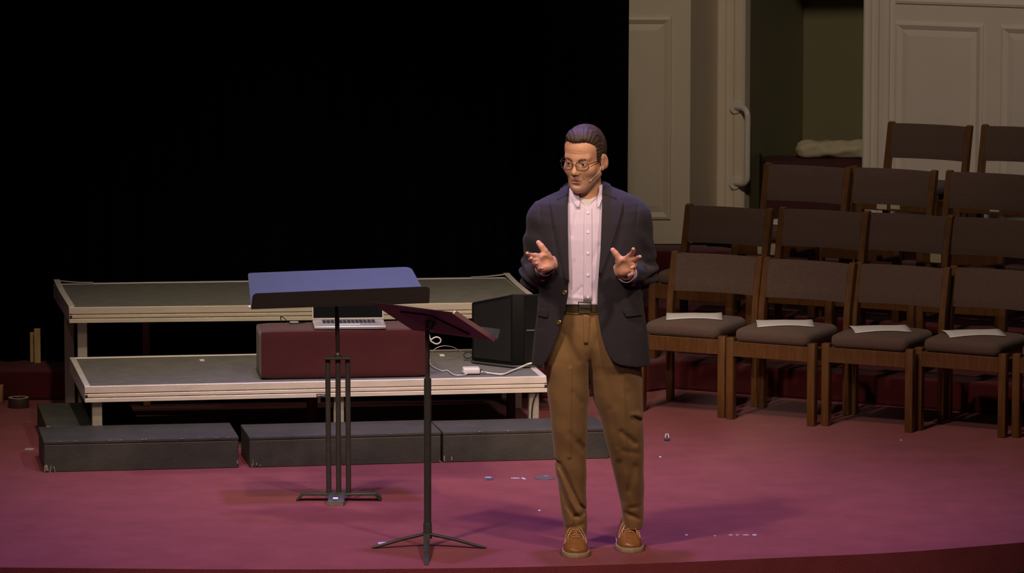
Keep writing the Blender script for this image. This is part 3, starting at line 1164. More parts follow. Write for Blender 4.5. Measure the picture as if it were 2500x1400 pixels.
# mounting plate under the desk
mb = MB()
md = (nl + nr + fr_ + fl_) / 4
mb.box((cx, 0.02, md.z - 0.030), (0.10, 0.12, 0.012))
mb.box((cx, 0.0, md.z - 0.018), (0.03, 0.03, 0.026))
mb.build('mounting_plate', STEEL, t, bevel=0.002, seg=1)
# two glints on the desk ledge, built as small white pins
for (px, py, lab) in ((808, 704, 'left of two small glints on the wide desk, built as white pins'), (831, 703, 'right of two small glints on the wide desk, built as white pins')):
    s_ = 0.085
    p = lerp(lerp(nl, nr, (px - 613) / 435), lerp(fl_, fr_, (px - 605) / 398), 0.30)
    mb = MB()
    mb.lathe([(0.004, 0.0), (0.004, 0.003), (0.0018, 0.005), (0.0018, 0.010), (0.0032, 0.013), (0.0032, 0.016)], 10)
    o = mb.build('glint_pin', WHITE, loc=sA + p + Vector((0, 0, 0.002)))
    top(o, lab, 'glint', 'glints on the wide music desk')
p = nl + Vector((-0.006, 0.0, 0.006))
mb = MB()
mb.roundbox((0, 0, 0), (0.006, 0.006, 0.006), 0.004, 3)
mb.build('corner_glint', WHITE, t, loc=p)  # white block standing in for a glint at the lip corner

# ------------------------------------------------------------------ music stand B: tripod stand in front
sB = G(1042, 1335, 0.0)
t = thing('tripod_music_stand', 'black tripod music stand left of the man with its desk turned away', 'music stand', sB)
Ysb = sB.y


def LB(px, py, dy=0.0):
    return PY(px, py, Ysb + dy) - sB


zj = LB(1044, 925).z
zk = LB(1043, 1292).z
zd = LB(1043, 802).z
mb = MB()
mb.tube([(LB(1044, 1310).x, 0, 0.045), (LB(1044, 925).x, 0, zj)], 0.0155, 18)
mb.build('lower_tube', STEEL, t)
mb = MB()
mb.tube([(LB(1044, 925).x, 0, zj - 0.05), (LB(1043, 800).x, 0, zd + 0.03)], 0.0095, 14)
mb.build('upper_tube', mat('tube_brown_satin', (0.085, 0.055, 0.045), 0.4, metal=0.4), t)
mb = MB()
mb.lathe([(0.0185, 0.035), (0.0185, zk + 0.02), (0.0165, zk + 0.026)], 18, (LB(1044, 1310).x, 0, 0))
mb.build('hub', STEEL, t)
tips = [G(908, 1340, 0.0), G(1187, 1340, 0.0), G(1041, 1381, 0.0)]
for tp in tips:
    tp = tp - sB
    r_ = Vector((tp.x, tp.y, 0))
    ln = r_.length
    dr = r_.normalized()
    sd = Vector((-dr.y, dr.x, 0))
    sec = [(0.012, 0.058, 0.015), (ln * 0.45, 0.040, 0.013), (ln * 0.80, 0.018, 0.0115), (ln, 0.006, 0.009)]
    vs, fs = [], []
    for (s_, z_, w_) in sec:
        c_ = dr * s_
        th = 0.010
        vs += [c_ - sd * w_ + Vector((0, 0, z_)), c_ + sd * w_ + Vector((0, 0, z_)), c_ + sd * w_ * 0.8 + Vector((0, 0, max(0.0005, z_ - th))), c_ - sd * w_ * 0.8 + Vector((0, 0, max(0.0005, z_ - th)))]
    for i in range(len(sec) - 1):
        for k in range(4):
            l = (k + 1) % 4
            fs.append((i * 4 + k, i * 4 + l, (i + 1) * 4 + l, (i + 1) * 4 + k))
    fs += [(3, 2, 1, 0), tuple(range(len(vs) - 4, len(vs)))]
    mb = MB()
    mb.add(vs, fs)
    mb.build('leg', STEEL, t, bevel=0.0015, seg=1)
# desk seen from below: P1 near-left high, P4 right high; P2, P3 far low edge
cpt = LB(1054, 792)
u_ = Vector((0.350, -0.268, -0.008))
v_ = Vector((0.172, 0.240, -0.152))
Pc = Vector((cpt.x + 0.002, 0.0, zd + 0.030))
P1 = Pc - u_ / 2 - v_ / 2
P4 = Pc + u_ / 2 - v_ / 2
P3 = Pc + u_ / 2 + v_ / 2
P2 = Pc - u_ / 2 + v_ / 2
nd = u_.cross(v_).normalized()
if nd.z < 0:
    nd = -nd
dk = sheet([P1, P4, P3, P2], 0.003, 'desk', UNDER, t, round_=[0.01, 0.01, 0.004, 0.004])
# side flange on the right edge, its pink highlight put into the colour
mb = MB()
mb.extrude([(-0.0015, -0.004), (0.0015, -0.004), (0.012, 0.011), (-0.0015, 0.012)], P4 + (P3 - P4) * 0.02, P3, u_.normalized(), nd)
mb.build('side_flange', mat('flange_lit_pink', (0.92, 0.62, 0.56), 0.40, metal=0.2), t, smooth=0)
# bottom shelf (lip) along the low edge
lp = 0.052
sheet([P2, P3 + u_.normalized() * 0.016, P3 + u_.normalized() * 0.016 + nd * lp, P2 + nd * lp], 0.003, 'lip', STEEL, t, round_=[0.002, 0.002, 0.012, 0.012])
# raised pressing in the underside, bracket and knob
q = [lerp(lerp(P1, P4, a), lerp(P2, P3, a), b) - nd * 0.004 for a, b in ((0.22, 0.22), (0.62, 0.22), (0.80, 0.88), (0.34, 0.88))]
sheet(q, 0.006, 'back_plate', mat('plate_black', (0.0025, 0.002, 0.0025), 0.6), t, round_=0.03)
mb = MB()
mb.tube([Pc - nd * 0.004, Pc - nd * 0.03, Vector((LB(1043, 800).x, 0, zd + 0.0))], [0.02, 0.016, 0.011], 12)
mb.build('tilt_bracket', STEEL, t)
# sheet of paper lying on the far desk edge catching light

# ------------------------------------------------------------------ chairs
CH_H = 0.765


def make_chair():
    t = thing('upholstered_chair', 'x', 'chair')
    hw = 0.235      # post centre
    for sx in (-1, 1):
        mb = MB()
        mb.box((sx * 0.222, -0.170, 0.2055), (0.040, 0.044, 0.411))
        mb.build('front_leg', WOOD, t, bevel=0.004, seg=2)
    for sx in (-1, 1):
        mb = MB()
        # profile in y,z extruded along x
        pr = [(0.195, 0.0), (0.232, 0.0), (0.226, 0.40), (0.240, 0.52), (0.290, CH_H - 0.006), (0.272, CH_H), (0.250, CH_H - 0.006), (0.196, 0.52), (0.186, 0.40)]
        mb.extrude(pr, (sx * hw - 0.017, 0, 0), (sx * hw + 0.017, 0, 0), (0, 1, 0), (0, 0, 1))
        mb.build('back_post', WOOD, t, bevel=0.003, seg=1)
    mb = MB()
    mb.box((0, -0.180, 0.355), (0.405, 0.022, 0.074))
    mb.build('front_rail', WOOD, t, bevel=0.002, seg=1)
    mb = MB()
    mb.box((0, 0.205, 0.352), (0.430, 0.020, 0.060))
    mb.build('rear_rail', WOOD, t, bevel=0.002, seg=1)
    for sx in (-1, 1):
        mb = MB()
        mb.box((sx * 0.226, 0.020, 0.352), (0.022, 0.336, 0.060))
        mb.build('side_rail', WOOD, t, bevel=0.002, seg=1)
    mb = MB()
    mb.roundbox((0, 0.004, 0.424), (0.201, 0.194, 0.036), 0.032, 8, dome=0.020)
    s = mb.build('seat_cushion', FABRIC, t, smooth=60)
    mb = MB()
    # curved back pad, bowed to the rear in the middle
    n, mz = 14, 8
    vs, fs = [], []
    zb, zt = 0.566, CH_H - 0.010
    th = 0.017
    W_ = 0.218
    ring = []
    prof = []
    for j in range(mz + 1):
        a = j / mz
        prof.append((zb + (zt - zb) * a, 1.0))
    for i in range(n + 1):
        x = -W_ + 2 * W_ * i / n
        bow = 0.034 * (1 - (x / W_) ** 2)
        pts = []
        for j in range(mz + 1):
            z = zb + (zt - zb) * j / mz
            e = min(j, mz - j) / mz
            tt = th * (1.0 if e > 0.2 else 0.55 + 0.45 * (e / 0.2))
            yc = 0.217 + (z - 0.52) * 0.205 + bow
            pts.append((yc - tt, z))
        for j in range(mz, -1, -1):
            z = zb + (zt - zb) * j / mz
            e = min(j, mz - j) / mz
            tt = th * (1.0 if e > 0.2 else 0.55 + 0.45 * (e / 0.2))
            yc = 0.217 + (z - 0.52) * 0.205 + bow
            pts.append((yc + tt, z))
        for (y, z) in pts:
            vs.append((x, y, z))
    k = 2 * (mz + 1)
    for i in range(n):
        for j in range(k):
            l = (j + 1) % k
            fs.append((i * k + j, i * k + l, (i + 1) * k + l, (i + 1) * k + j))
    fs.append(tuple(range(k - 1, -1, -1)))
    fs.append(tuple(n * k + j for j in range(k)))
    mb.add(vs, fs)
    mb.build('back_pad', FABRIC, t, smooth=50)
    return t


ROT_CH = math.atan2(ROWD.y, ROWD.x)
ORD = ['first', 'second', 'third', 'fourth', 'fifth']
rows = [
    (0.0, 'front', [(1650, 612), (1875, 627), (2100, 639), (2331, 648), (2558, 661)], True),
    (RISE, 'second', [(1684, 497), (1913, 505), (2118, 514), (2322, 525)], False),
    (2 * RISE, 'third', [(1876, 397), (2086, 404), (2320, 415)], False),
    (3 * RISE, 'back', [(2178, 296), (2406, 303)], False),
]
proto = make_chair()
first = True
CHAIRS = {}
for ri, (z0, rn_, tops, pap) in enumerate(rows):
    for ci, (px, py) in enumerate(tops):
        o = proto if first else copy_tree(proto)
        first = False
        P = G(px, py, z0 + CH_H)
        rot = ROT_CH + R([1.5, -1.0, 0.5, -1.5, 1.0][(ci + ri) % 5])
        off = Matrix.Rotation(rot, 3, 'Z') @ Vector((-0.235, 0.272, 0))
        o.location = (P.x - off.x, P.y - off.y, z0)
        o.rotation_euler = (0, 0, rot)
        place = ORD[ci]
        if ri == 0 and ci == 4:
            lab = 'wooden chair with brown cushions cut off by the right edge, front row'
        elif ri == 0:
            lab = '%s brown cushioned wooden chair from the left in the front row, papers on its seat' % place
        elif ri == 3:
            lab = '%s brown cushioned wooden chair from the left in the back row against the pale wall' % place
        else:
            lab = '%s brown cushioned wooden chair from the left in the %s row' % (place, rn_)
        prop(o, lab, 'chair', 'brown cushioned choir chairs')
        CHAIRS[(ri, ci)] = (o, rot)


def chair_pt(ri, ci, x, y, z):
    o, rot = CHAIRS[(ri, ci)]
    return o.location + Matrix.Rotation(rot, 3, 'Z') @ Vector((x, y, z))


# papers on the seats: slightly curled sheets that follow the domed cushion
def seat_z(x, y):
    hx, hy = 0.201, 0.194
    return 0.460 + 0.020 * max(0, 1 - (x / hx) ** 2) * max(0, 1 - ((y - 0.004) / hy) ** 2)


def paper(ri, ci, cx, cy, w, d, rz, label, lift=0.010, material=None):
    nx, ny = 8, 8
    vs, fs = [], []
    c, s = math.cos(rz), math.sin(rz)
    for i in range(nx + 1):
        for j in range(ny + 1):
            a, b = (i / nx - .5) * w, (j / ny - .5) * d
            x, y = cx + a * c - b * s, cy + a * s + b * c
            z = seat_z(x, y) + 0.0025 + lift * max(0, (abs(i / nx - .5) * 2) ** 3) * (j / ny)
            vs.append((x, y, z))
    for i in range(nx):
        for j in range(ny):
            k = i * (ny + 1) + j
            fs.append((k, k + ny + 1, k + ny + 2, k + 1))
    m = MB()
    m.add(vs, fs)
    o = m.build('paper_sheet', material or PAPER, smooth=60)
    sm = o.modifiers.new('thick', 'SOLIDIFY')
    sm.thickness = 0.0012
    sm.offset = 1
    ch, rot = CHAIRS[(ri, ci)]
    o.location = ch.location
    o.rotation_euler = (0, 0, rot)
    top(o, label, 'paper', 'papers left on the chairs')


for ci in range(4):
    paper(0, ci, -0.01, 0.0, 0.28, 0.20, R(24 + 4 * ci), 'white sheet of paper on the %s front row seat from the left' % ORD[ci])
paper(1, 1, -0.06, 0.06, 0.28, 0.20, R(6), 'white sheet on the second seat of the second row, seen through a gap')
paper(1, 2, -0.06, 0.06, 0.28, 0.20, R(10), 'white sheet on the third seat of the second row, seen through a gap')
paper(2, 0, 0.02, 0.00, 0.30, 0.21, R(-8), 'white sheet on the first seat of the third row, seen through a gap')


# pale song sheets hanging over the front edge of a few seats
def hang_sheet(ri, ci, x, w, h, label):
    m = MB()
    y0, z0 = -0.1940, 0.330
    vs = [(x - w / 2, y0, z0 + .055 - h), (x + w / 2, y0, z0 + .055 - h), (x + w / 2, y0 - 0.0, z0 + .055), (x - w / 2, y0, z0 + .055)]
    vs2 = [(a, b + 0.0015, c) for a, b, c in vs]
    m.add(vs + vs2, [(0, 1, 2, 3), (7, 6, 5, 4), (0, 4, 5, 1), (1, 5, 6, 2), (2, 6, 7, 3), (3, 7, 4, 0)])
    o = m.build('song_sheet', PAPER_OLIVE, smooth=0)
    ch, rot = CHAIRS[(ri, ci)]
    o.location = ch.location
    o.rotation_euler = (0, 0, rot)
    top(o, label, 'paper', 'pale sheets tucked at seat fronts')


hang_sheet(2, 0, -0.03, 0.115, 0.06, 'pale olive sheet tucked at the front of the first third row seat')
hang_sheet(2, 2, -0.13, 0.06, 0.06, 'pale olive sheet tucked at the front of the third third-row seat')
hang_sheet(3, 0, -0.08, 0.06, 0.06, 'left pale sheet tucked at the front of the first back row seat')
hang_sheet(3, 0, 0.0, 0.055, 0.055, 'right pale sheet tucked at the front of the first back row seat')
hang_sheet(3, 1, 0.0, 0.055, 0.05, 'pale sheet tucked at the front of the second back row seat')

# white labels on the face of the first tier seen left of the front chairs
for (px, py, w, lab) in ((1577, 757, .045, 'left pale strip of tape on the second tier edge behind the front chairs'), (1616, 761, .036, 'right pale strip of tape on the second tier edge behind the front chairs')):
    p = G(px, py, RISE)
    mb = MB()
    mb.box((0, 0, 0.001), (w, 0.03, 0.002))
    o = mb.build('tape_strip', TAPEW, loc=(p.x, p.y, RISE), rz=ROT_CH * 0.4, smooth=0)
    top(o, lab, 'tape strip', 'tape strips on the first tier')

# ------------------------------------------------------------------ alcove contents: red block and cloth bundle
zT = 3 * RISE
yA = 26.0
pA, pB = PY(1866, 392, yA), PY(2112, 385, yA)
hA = PY(1866, 392, yA).z - zT
t = thing('red_bench', 'dark red covered block inside the alcove below the cloth bundle', 'bench', ((pA.x + pB.x) / 2, yA + 0.16, zT))
w_ = pB.x - pA.x
mb = MB()
mb.roundbox((0, 0, hA / 2), (w_ / 2, 0.15, hA / 2), 0.02, 5)
mb.build('cover', mat('dark_red_cover', (0.060, 0.012, 0.014), 0.85, var=0.2, vscale=20), t)
for sx in (-1,):
    mb = MB()
    mb.box((sx * (w_ / 2 + 0.006), 0.0, hA / 2 + 0.004), (0.012, 0.31, hA + 0.008))
    mb.build('end_panel', mat('black_trim', (0.012, 0.010, 0.010), 0.5), t, bevel=0.003, seg=1)
# bundle: rolled cloth with wrinkles
zB = zT + hA
cB = PY(2030, 378, yA + 0.2)
n, mseg = 28, 30
vs, fs = [], []
x0, x1 = PY(1940, 380, yA + .2).x, PY(2150, 380, yA + .2).x
rB = 0.058
for i in range(mseg + 1):
    s = i / mseg
    x = x0 + (x1 - x0) * s
    e = min(1, math.sqrt(max(0, 1 - (1 - min(1, s / 0.12)) ** 2)) * 0.98 + 0.02) * min(1, math.sqrt(max(0, 1 - (1 - min(1, (1 - s) / 0.08)) ** 2)) + 0.02)
    for k in range(n):
        a = 2 * math.pi * k / n
        r_ = rB * e * (1 + 0.07 * math.sin(5 * a + 9 * s) + 0.05 * math.sin(3 * a - 21 * s) + 0.04 * math.sin(34 * s + a))
        z = r_ * math.sin(a) * 0.95
        if z < -rB * 0.75:
            z = -rB * 0.75
        vs.append((x, yA + 0.16 + r_ * math.cos(a) * 1.2, zB + rB * 0.75 + z + 0.002))
for i in range(mseg):
    for k in range(n):
        l = (k + 1) % n
        fs.append((i * n + k, i * n + l, (i + 1) * n + l, (i + 1) * n + k))
fs += [tuple(range(n - 1, -1, -1)), tuple(mseg * n + k for k in range(n))]
mb = MB()
mb.add(vs, fs)
o = mb.build('cloth_bundle', BUNDLE, smooth=60)
recenter(o, ((x0 + x1) / 2, yA + 0.16, zB))
top(o, 'rolled cream cloth bundle lying on the red block in the alcove', 'cloth bundle')

# ================================================================== THE STANDING MAN
# Shapes are signed distance fields sampled on grids and meshed with surface nets.
F32 = np.float32


class Grid:
    def __init__(self, lo, hi, h):
        self.lo = np.array(lo, float)
        self.h = h
        self.n = [int(math.ceil((hi[i] - lo[i]) / h)) + 1 for i in range(3)]
        self.ax = [(self.lo[i] + h * np.arange(self.n[i])).astype(F32) for i in range(3)]
        self.D = np.full(self.n, 0.08, F32)

    def sl(self, lo, hi):
        s = []
        for i in range(3):
            a = int(max(0, math.floor((lo[i] - self.lo[i]) / self.h)))
            b = int(min(self.n[i], math.ceil((hi[i] - self.lo[i]) / self.h) + 1))
            if b <= a:
                return None
            s.append(slice(a, b))
        return tuple(s)

    def op(self, f, lo=None, hi=None, k=0.0, mode='u', pad=0.03):
        if lo is None:
            s = tuple(slice(0, n) for n in self.n)
        else:
            s = self.sl([a - pad for a in lo], [a + pad for a in hi])
            if s is None:
                return
        x = self.ax[0][s[0]][:, None, None]
        y = self.ax[1][s[1]][None, :, None]
        z = self.ax[2][s[2]][None, None, :]
        d = f(x, y, z)
        A = self.D[s]
        if mode == 'u':
            if k > 0:
                hh = np.clip(0.5 + 0.5 * (A - d) / k, 0, 1)
                r = A + (d - A) * hh - k * hh * (1 - hh)
            else:
                r = np.minimum(A, d)
        elif mode == 's':      # subtract d
            if k > 0:
                hh = np.clip(0.5 - 0.5 * (A + d) / k, 0, 1)
                r = A + (-d - A) * hh + k * hh * (1 - hh)
            else:
                r = np.maximum(A, -d)
        elif mode == 'i':
            r = np.maximum(A, d)
        else:                  # add displacement
            r = A + d
        self.D[s] = r.astype(F32)


def f_ell(c, r, M=None):
    c = [float(a) for a in c]
    r = [float(a) for a in r]

    def f(x, y, z):
        x, y, z = x - c[0], y - c[1], z - c[2]
        if M is not None:
            x, y, z = (M[0][0] * x + M[1][0] * y + M[2][0] * z, M[0][1] * x + M[1][1] * y + M[2][1] * z, M[0][2] * x + M[1][2] * y + M[2][2] * z)
        k0 = np.sqrt((x / r[0]) ** 2 + (y / r[1]) ** 2 + (z / r[2]) ** 2)
        k1 = np.sqrt((x / r[0] ** 2) ** 2 + (y / r[1] ** 2) ** 2 + (z / r[2] ** 2) ** 2) + 1e-9
        return k0 * (k0 - 1) / k1
    return f


def f_cone(a, b, ra, rb, flat=None):
    a = np.array(a, float)
    b = np.array(b, float)
    ba = b - a
    L2 = float(ba @ ba) + 1e-12

    def f(x, y, z):
        px, py, pz = x - a[0], y - a[1], z - a[2]
        t = np.clip((px * ba[0] + py * ba[1] + pz * ba[2]) / L2, 0, 1)
        d = np.sqrt((px - t * ba[0]) ** 2 + (py - t * ba[1]) ** 2 + (pz - t * ba[2]) ** 2)
        return d - (ra + (rb - ra) * t)
    return f


def ell(g, c, r, k=0.0, mode='u', M=None):
    m = max(r)
    g.op(f_ell(c, r, M), [c[i] - (r[i] if M is None else m) for i in range(3)], [c[i] + (r[i] if M is None else m) for i in range(3)], k, mode)


def cone(g, a, b, ra, rb, k=0.0, mode='u'):
    m = max(ra, rb)
    g.op(f_cone(a, b, ra, rb), [min(a[i], b[i]) - m for i in range(3)], [max(a[i], b[i]) + m for i in range(3)], k, mode)


def surface_nets(D, lo, h):
    S = D < 0
    nx, ny, nz = D.shape
    cnt = np.zeros((nx - 1, ny - 1, nz - 1), np.int8)
    for i in (0, 1):
        for j in (0, 1):
            for k in (0, 1):
                cnt += S[i:nx - 1 + i, j:ny - 1 + j, k:nz - 1 + k]
    act = np.argwhere((cnt > 0) & (cnt < 8))
    idx = np.full(cnt.shape, -1, np.int64)
    I, J, K = act.T
    idx[I, J, K] = np.arange(len(act))
    acc = np.zeros((len(act), 3))
    num = np.zeros(len(act))
    for ax in range(3):
        o1, o2 = [a for a in range(3) if a != ax]
        for a in (0, 1):
            for b in (0, 1):
                off0 = [0, 0, 0]
                off0[o1], off0[o2] = a, b
                off1 = list(off0)
                off1[ax] = 1
                d0 = D[I + off0[0], J + off0[1], K + off0[2]]
                d1 = D[I + off1[0], J + off1[1], K + off1[2]]
                c = (d0 < 0) != (d1 < 0)
                t = np.where(c, d0 / np.where(c, d0 - d1, 1), 0)
                p = np.zeros((len(act), 3))
                p[:, o1], p[:, o2], p[:, ax] = a, b, t
                acc[c] += p[c]
                num[c] += 1
    V = (act + acc / num[:, None]) * h + np.array(lo)
    Q = []
    for ax in range(3):
        s0 = [slice(None)] * 3
        s1 = [slice(None)] * 3
        s0[ax], s1[ax] = slice(0, -1), slice(1, None)
        c = S[tuple(s0)] != S[tuple(s1)]
        e = np.argwhere(c)
        o1, o2 = [(1, 2), (2, 0), (0, 1)][ax]
        ok = (e[:, o1] > 0) & (e[:, o2] > 0) & (e[:, o1] < D.shape[o1] - 1) & (e[:, o2] < D.shape[o2] - 1)
        e = e[ok]
        ins = S[e[:, 0], e[:, 1], e[:, 2]]

        def cell(a, b):
            q = e.copy()
            q[:, o1] -= a
            q[:, o2] -= b
            return idx[q[:, 0], q[:, 1], q[:, 2]]
        q = np.stack([cell(1, 1), cell(0, 1), cell(0, 0), cell(1, 0)], 1)
        q[~ins] = q[~ins][:, ::-1]
        Q.append(q)
    return V, np.concatenate(Q)


def np_mesh(name, V, Q, material, parent, smooth=True):
    me = bpy.data.meshes.new(name)
    me.vertices.add(len(V))
    me.vertices.foreach_set('co', np.ascontiguousarray(V, F32).ravel())
    me.loops.add(len(Q) * 4)
    me.loops.foreach_set('vertex_index', np.ascontiguousarray(Q, np.int32).ravel())
    me.polygons.add(len(Q))
    me.polygons.foreach_set('loop_start', np.arange(0, len(Q) * 4, 4, dtype=np.int32))
    me.polygons.foreach_set('loop_total', np.full(len(Q), 4, np.int32))
    me.update(calc_edges=True)
    me.validate()
    if smooth:
        me.shade_smooth()
    for m in (material if isinstance(material, (list, tuple)) else [material]):
        me.materials.append(m)
    o = bpy.data.objects.new(name, me)
    COL.objects.link(o)
    if parent is not None:
        o.parent = parent
    return o


MO = G(1440, 1346, 0)
MAN = thing('person', 'standing man in a dark blazer, pale shirt and tan trousers, gesturing with both hands', 'person', MO)


def mp(px, py, y=0.0):
    return PY(px, py, MO.y + y) - MO


def zpy(py, y=0.0):
    return mp(1440, py, y).z


def xpx(px, py, y=0.0):
    return mp(px, py, y).x


SKIN_COL = (0.62, 0.320, 0.190)
JACKET = mat('blazer_navy', (0.027, 0.022, 0.028), 0.8, var=0.12, vscale=200, bump=0.25, bscale=900, sheen=0.06, spec=0.2)
LAPELM = JACKET
SHIRT = mat('shirt_lavender', (0.66, 0.555, 0.69), 0.8, var=0.05, vscale=250, bump=0.1, bscale=700, sheen=0.1, spec=0.2, stretch=(1, 1, 0.05))
TEE = mat('undershirt_white', (0.80, 0.77, 0.70), 0.85, var=0.03, vscale=100)
CHINO = mat('chino_tan', (0.225, 0.124, 0.048), 0.85, var=0.06, vscale=160, bump=0.15, bscale=900, sheen=0.15, spec=0.2)
BELTM = mat('belt_brown', (0.040, 0.026, 0.012), 0.35, var=0.2, vscale=60)
BUCKLE = mat('buckle_dull_brass', (0.12, 0.10, 0.06), 0.3, metal=0.9, var=0.1, vscale=60)
BRASS = mat('brass_button', (0.75, 0.52, 0.20), 0.25, metal=0.9, var=0.05, vscale=60)
PEARL = mat('shirt_button', (0.82, 0.80, 0.80), 0.3)
SHOE = mat('shoe_tan_leather', (0.215, 0.085, 0.026), 0.33, var=0.25, vscale=35, bump=0.08, bscale=160, coat=0.3)
SOLE = mat('shoe_sole', (0.34, 0.26, 0.16), 0.7, var=0.1, vscale=40)
LACE = mat('shoe_lace', (0.50, 0.30, 0.16), 0.8)
HAIR = mat('hair_brown', (0.050, 0.029, 0.019), 0.55, var=0.45, vscale=70, bump=0.25, bscale=260, stretch=(1.0, 0.22, 0.8), spec=0.35)
BROW = mat('brow_brown', (0.085, 0.048, 0.030), 0.7, var=0.3, vscale=200)
SPECS = mat('glasses_brown', (0.045, 0.022, 0.020), 0.25, var=0.2, vscale=60)
MICM = mat('mic_beige', (0.62, 0.47, 0.33), 0.5)
EYEW = mat('eye_white', (0.62, 0.56, 0.52), 0.2)
IRIS = mat('iris_brown', (0.030, 0.018, 0.012), 0.15)
GLASS = bpy.data.materials.new('lens_glass')
GLASS.use_nodes = True
_nt = GLASS.node_tree
_nt.nodes.clear()
_o = _nt.nodes.new('ShaderNodeOutputMaterial')
_m = _nt.nodes.new('ShaderNodeMixShader')
_m.inputs[0].default_value = 0.05
_t = _nt.nodes.new('ShaderNodeBsdfTransparent')
_t.inputs[0].default_value = (0.96, 0.96, 0.95, 1)
_g = _nt.nodes.new('ShaderNodeBsdfGlossy')
_g.inputs['Roughness'].default_value = 0.05
_nt.links.new(_t.outputs[0], _m.inputs[1])
_nt.links.new(_g.outputs[0], _m.inputs[2])
_nt.links.new(_m.outputs[0], _o.inputs[0])

# ---------------------------------------------------------------- lofts
def table(rows, yc=None):
    """rows: (py, xl, xr, yfront, yback) in photo pixels / metres -> arrays by z (ascending)"""
    out = []
    for (py, xl, xr, yf, yb) in rows:
        ym = (yf + yb) / 2
        a = mp(xl, py, ym)
        b = mp(xr, py, ym)
        out.append((a.z, (a.x + b.x) / 2, (b.x - a.x) / 2, (yf + yb) / 2, (yb - yf) / 2))
    out.sort()
    return np.array(out)


def f_loft(tab, inset=0.0, e=2.3):
    def f(x, y, z):
        zz = z.ravel()
        g = lambda i: np.interp(zz, tab[:, 0], tab[:, i]).astype(F32).reshape(z.shape)
        cx, a, cy, b = g(1), g(2) - inset, g(3), g(4) - inset
        q = (np.abs((x - cx) / a) ** e + np.abs((y - cy) / b) ** e + 1e-9) ** (1 / e)
        return (q - 1) * np.minimum(a, b)
    return f


TORSO = table([
    (447, 1395, 1472, -0.040, 0.085),
    (455, 1388, 1490, -0.055, 0.090),
    (467, 1364, 1522, -0.068, 0.095),
    (480, 1334, 1550, -0.082, 0.100),
    (495, 1308, 1566, -0.096, 0.105),
    (512, 1300, 1574, -0.106, 0.110),
    (540, 1301, 1573, -0.120, 0.120),
    (580, 1306, 1570, -0.130, 0.125),
    (640, 1313, 1566, -0.134, 0.122),
    (700, 1316, 1566, -0.134, 0.116),
    (760, 1311, 1573, -0.138, 0.120),
    (820, 1304, 1582, -0.146, 0.140),
    (870, 1299, 1587, -0.152, 0.155),
    (912, 1297, 1590, -0.156, 0.160),
])


def seg2(x, z, ax_, az_, bx_, bz_):
    dx, dz = bx_ - ax_, bz_ - az_
    t = np.clip(((x - ax_) * dx + (z - az_) * dz) / (dx * dx + dz * dz), 0, 1)
    return np.sqrt((x - ax_ - t * dx) ** 2 + (z - az_ - t * dz) ** 2)


def crease(g, pa, pb, width, depth, y=-0.1, front=True):
    """groove (depth>0) or ridge (depth<0) along a photo-space line on the front of a garment"""
    a, b = mp(pa[0], pa[1], y), mp(pb[0], pb[1], y)

    def f(x, yy, z):
        d = seg2(x, z, a.x, a.z, b.x, b.z)
        m = depth * np.exp(-(d / width) ** 2)
        if front:
            m = m * np.clip((0.06 - yy) / 0.06, 0, 1)
        return m + 0 * yy
    w = width * 2.5
    g.op(f, [min(a.x, b.x) - w, -0.4, min(a.z, b.z) - w], [max(a.x, b.x) + w, 0.1, max(a.z, b.z) + w], mode='add', pad=0)


# ---------------------------------------------------------------- arms
SH_R = Vector((xpx(1326, 536), 0.010, zpy(538)))      # his right (viewer left)
SH_L = Vector((xpx(1550, 530), 0.015, zpy(531)))
EL_R = Vector((xpx(1304, 668, .05), 0.055, zpy(672, .05)))
EL_L = Vector((xpx(1572, 664, .05), 0.060, zpy(668, .05)))
WR_R = mp(1332, 651, -0.19)
WR_L = mp(1528, 669, -0.19)

# ---------------------------------------------------------------- jacket
JH = 0.0034
lo = [-0.33, -0.30, zpy(915, -.15)]
hi = [0.33, 0.21, zpy(440)]
gj = Grid(lo, hi, JH)
gj.op(f_loft(TORSO))
# even out the distance field
def normalise(g):
    gx, gy, gz = np.gradient(g.D, g.h)
    gm = np.sqrt(gx * gx + gy * gy + gz * gz)
    g.D = (g.D / np.clip(gm, 0.5, 6)).astype(F32)


normalise(gj)


def heightmap(g):
    """front surface y for every (x, z) of a grid"""
    S = g.D < 0
    any_ = S.any(axis=1)
    first = S.argmax(axis=1)
    ii, kk = np.indices(first.shape)
    j1 = np.clip(first, 1, None)
    d1 = g.D[ii, j1, kk]
    d0 = g.D[ii, j1 - 1, kk]
    yv = g.lo[1] + g.h * (j1 - 1 + d0 / (d0 - d1 + 1e-9))
    yv = np.where(any_, yv, 0.05)
    def h(x, z):
        fx = (x - g.lo[0]) / g.h
        fz = (z - g.lo[2]) / g.h
        i = int(np.clip(math.floor(fx), 0, yv.shape[0] - 2))
        k = int(np.clip(math.floor(fz), 0, yv.shape[1] - 2))
        u, w = np.clip(fx - i, 0, 1), np.clip(fz - k, 0, 1)
        return float(yv[i, k] * (1 - u) * (1 - w) + yv[i + 1, k] * u * (1 - w) + yv[i, k + 1] * (1 - u) * w + yv[i + 1, k + 1] * u * w)
    return h


# chest folds before measuring the front
crease(gj, (1352, 560), (1366, 640), 0.010, 0.004)
crease(gj, (1515, 560), (1497, 660), 0.010, 0.003)
crease(gj, (1330, 720), (1318, 800), 0.014, 0.004)
crease(gj, (1545, 720), (1560, 800), 0.014, 0.004)
crease(gj, (1500, 740), (1525, 860), 0.020, 0.003)
JF = heightmap(gj)
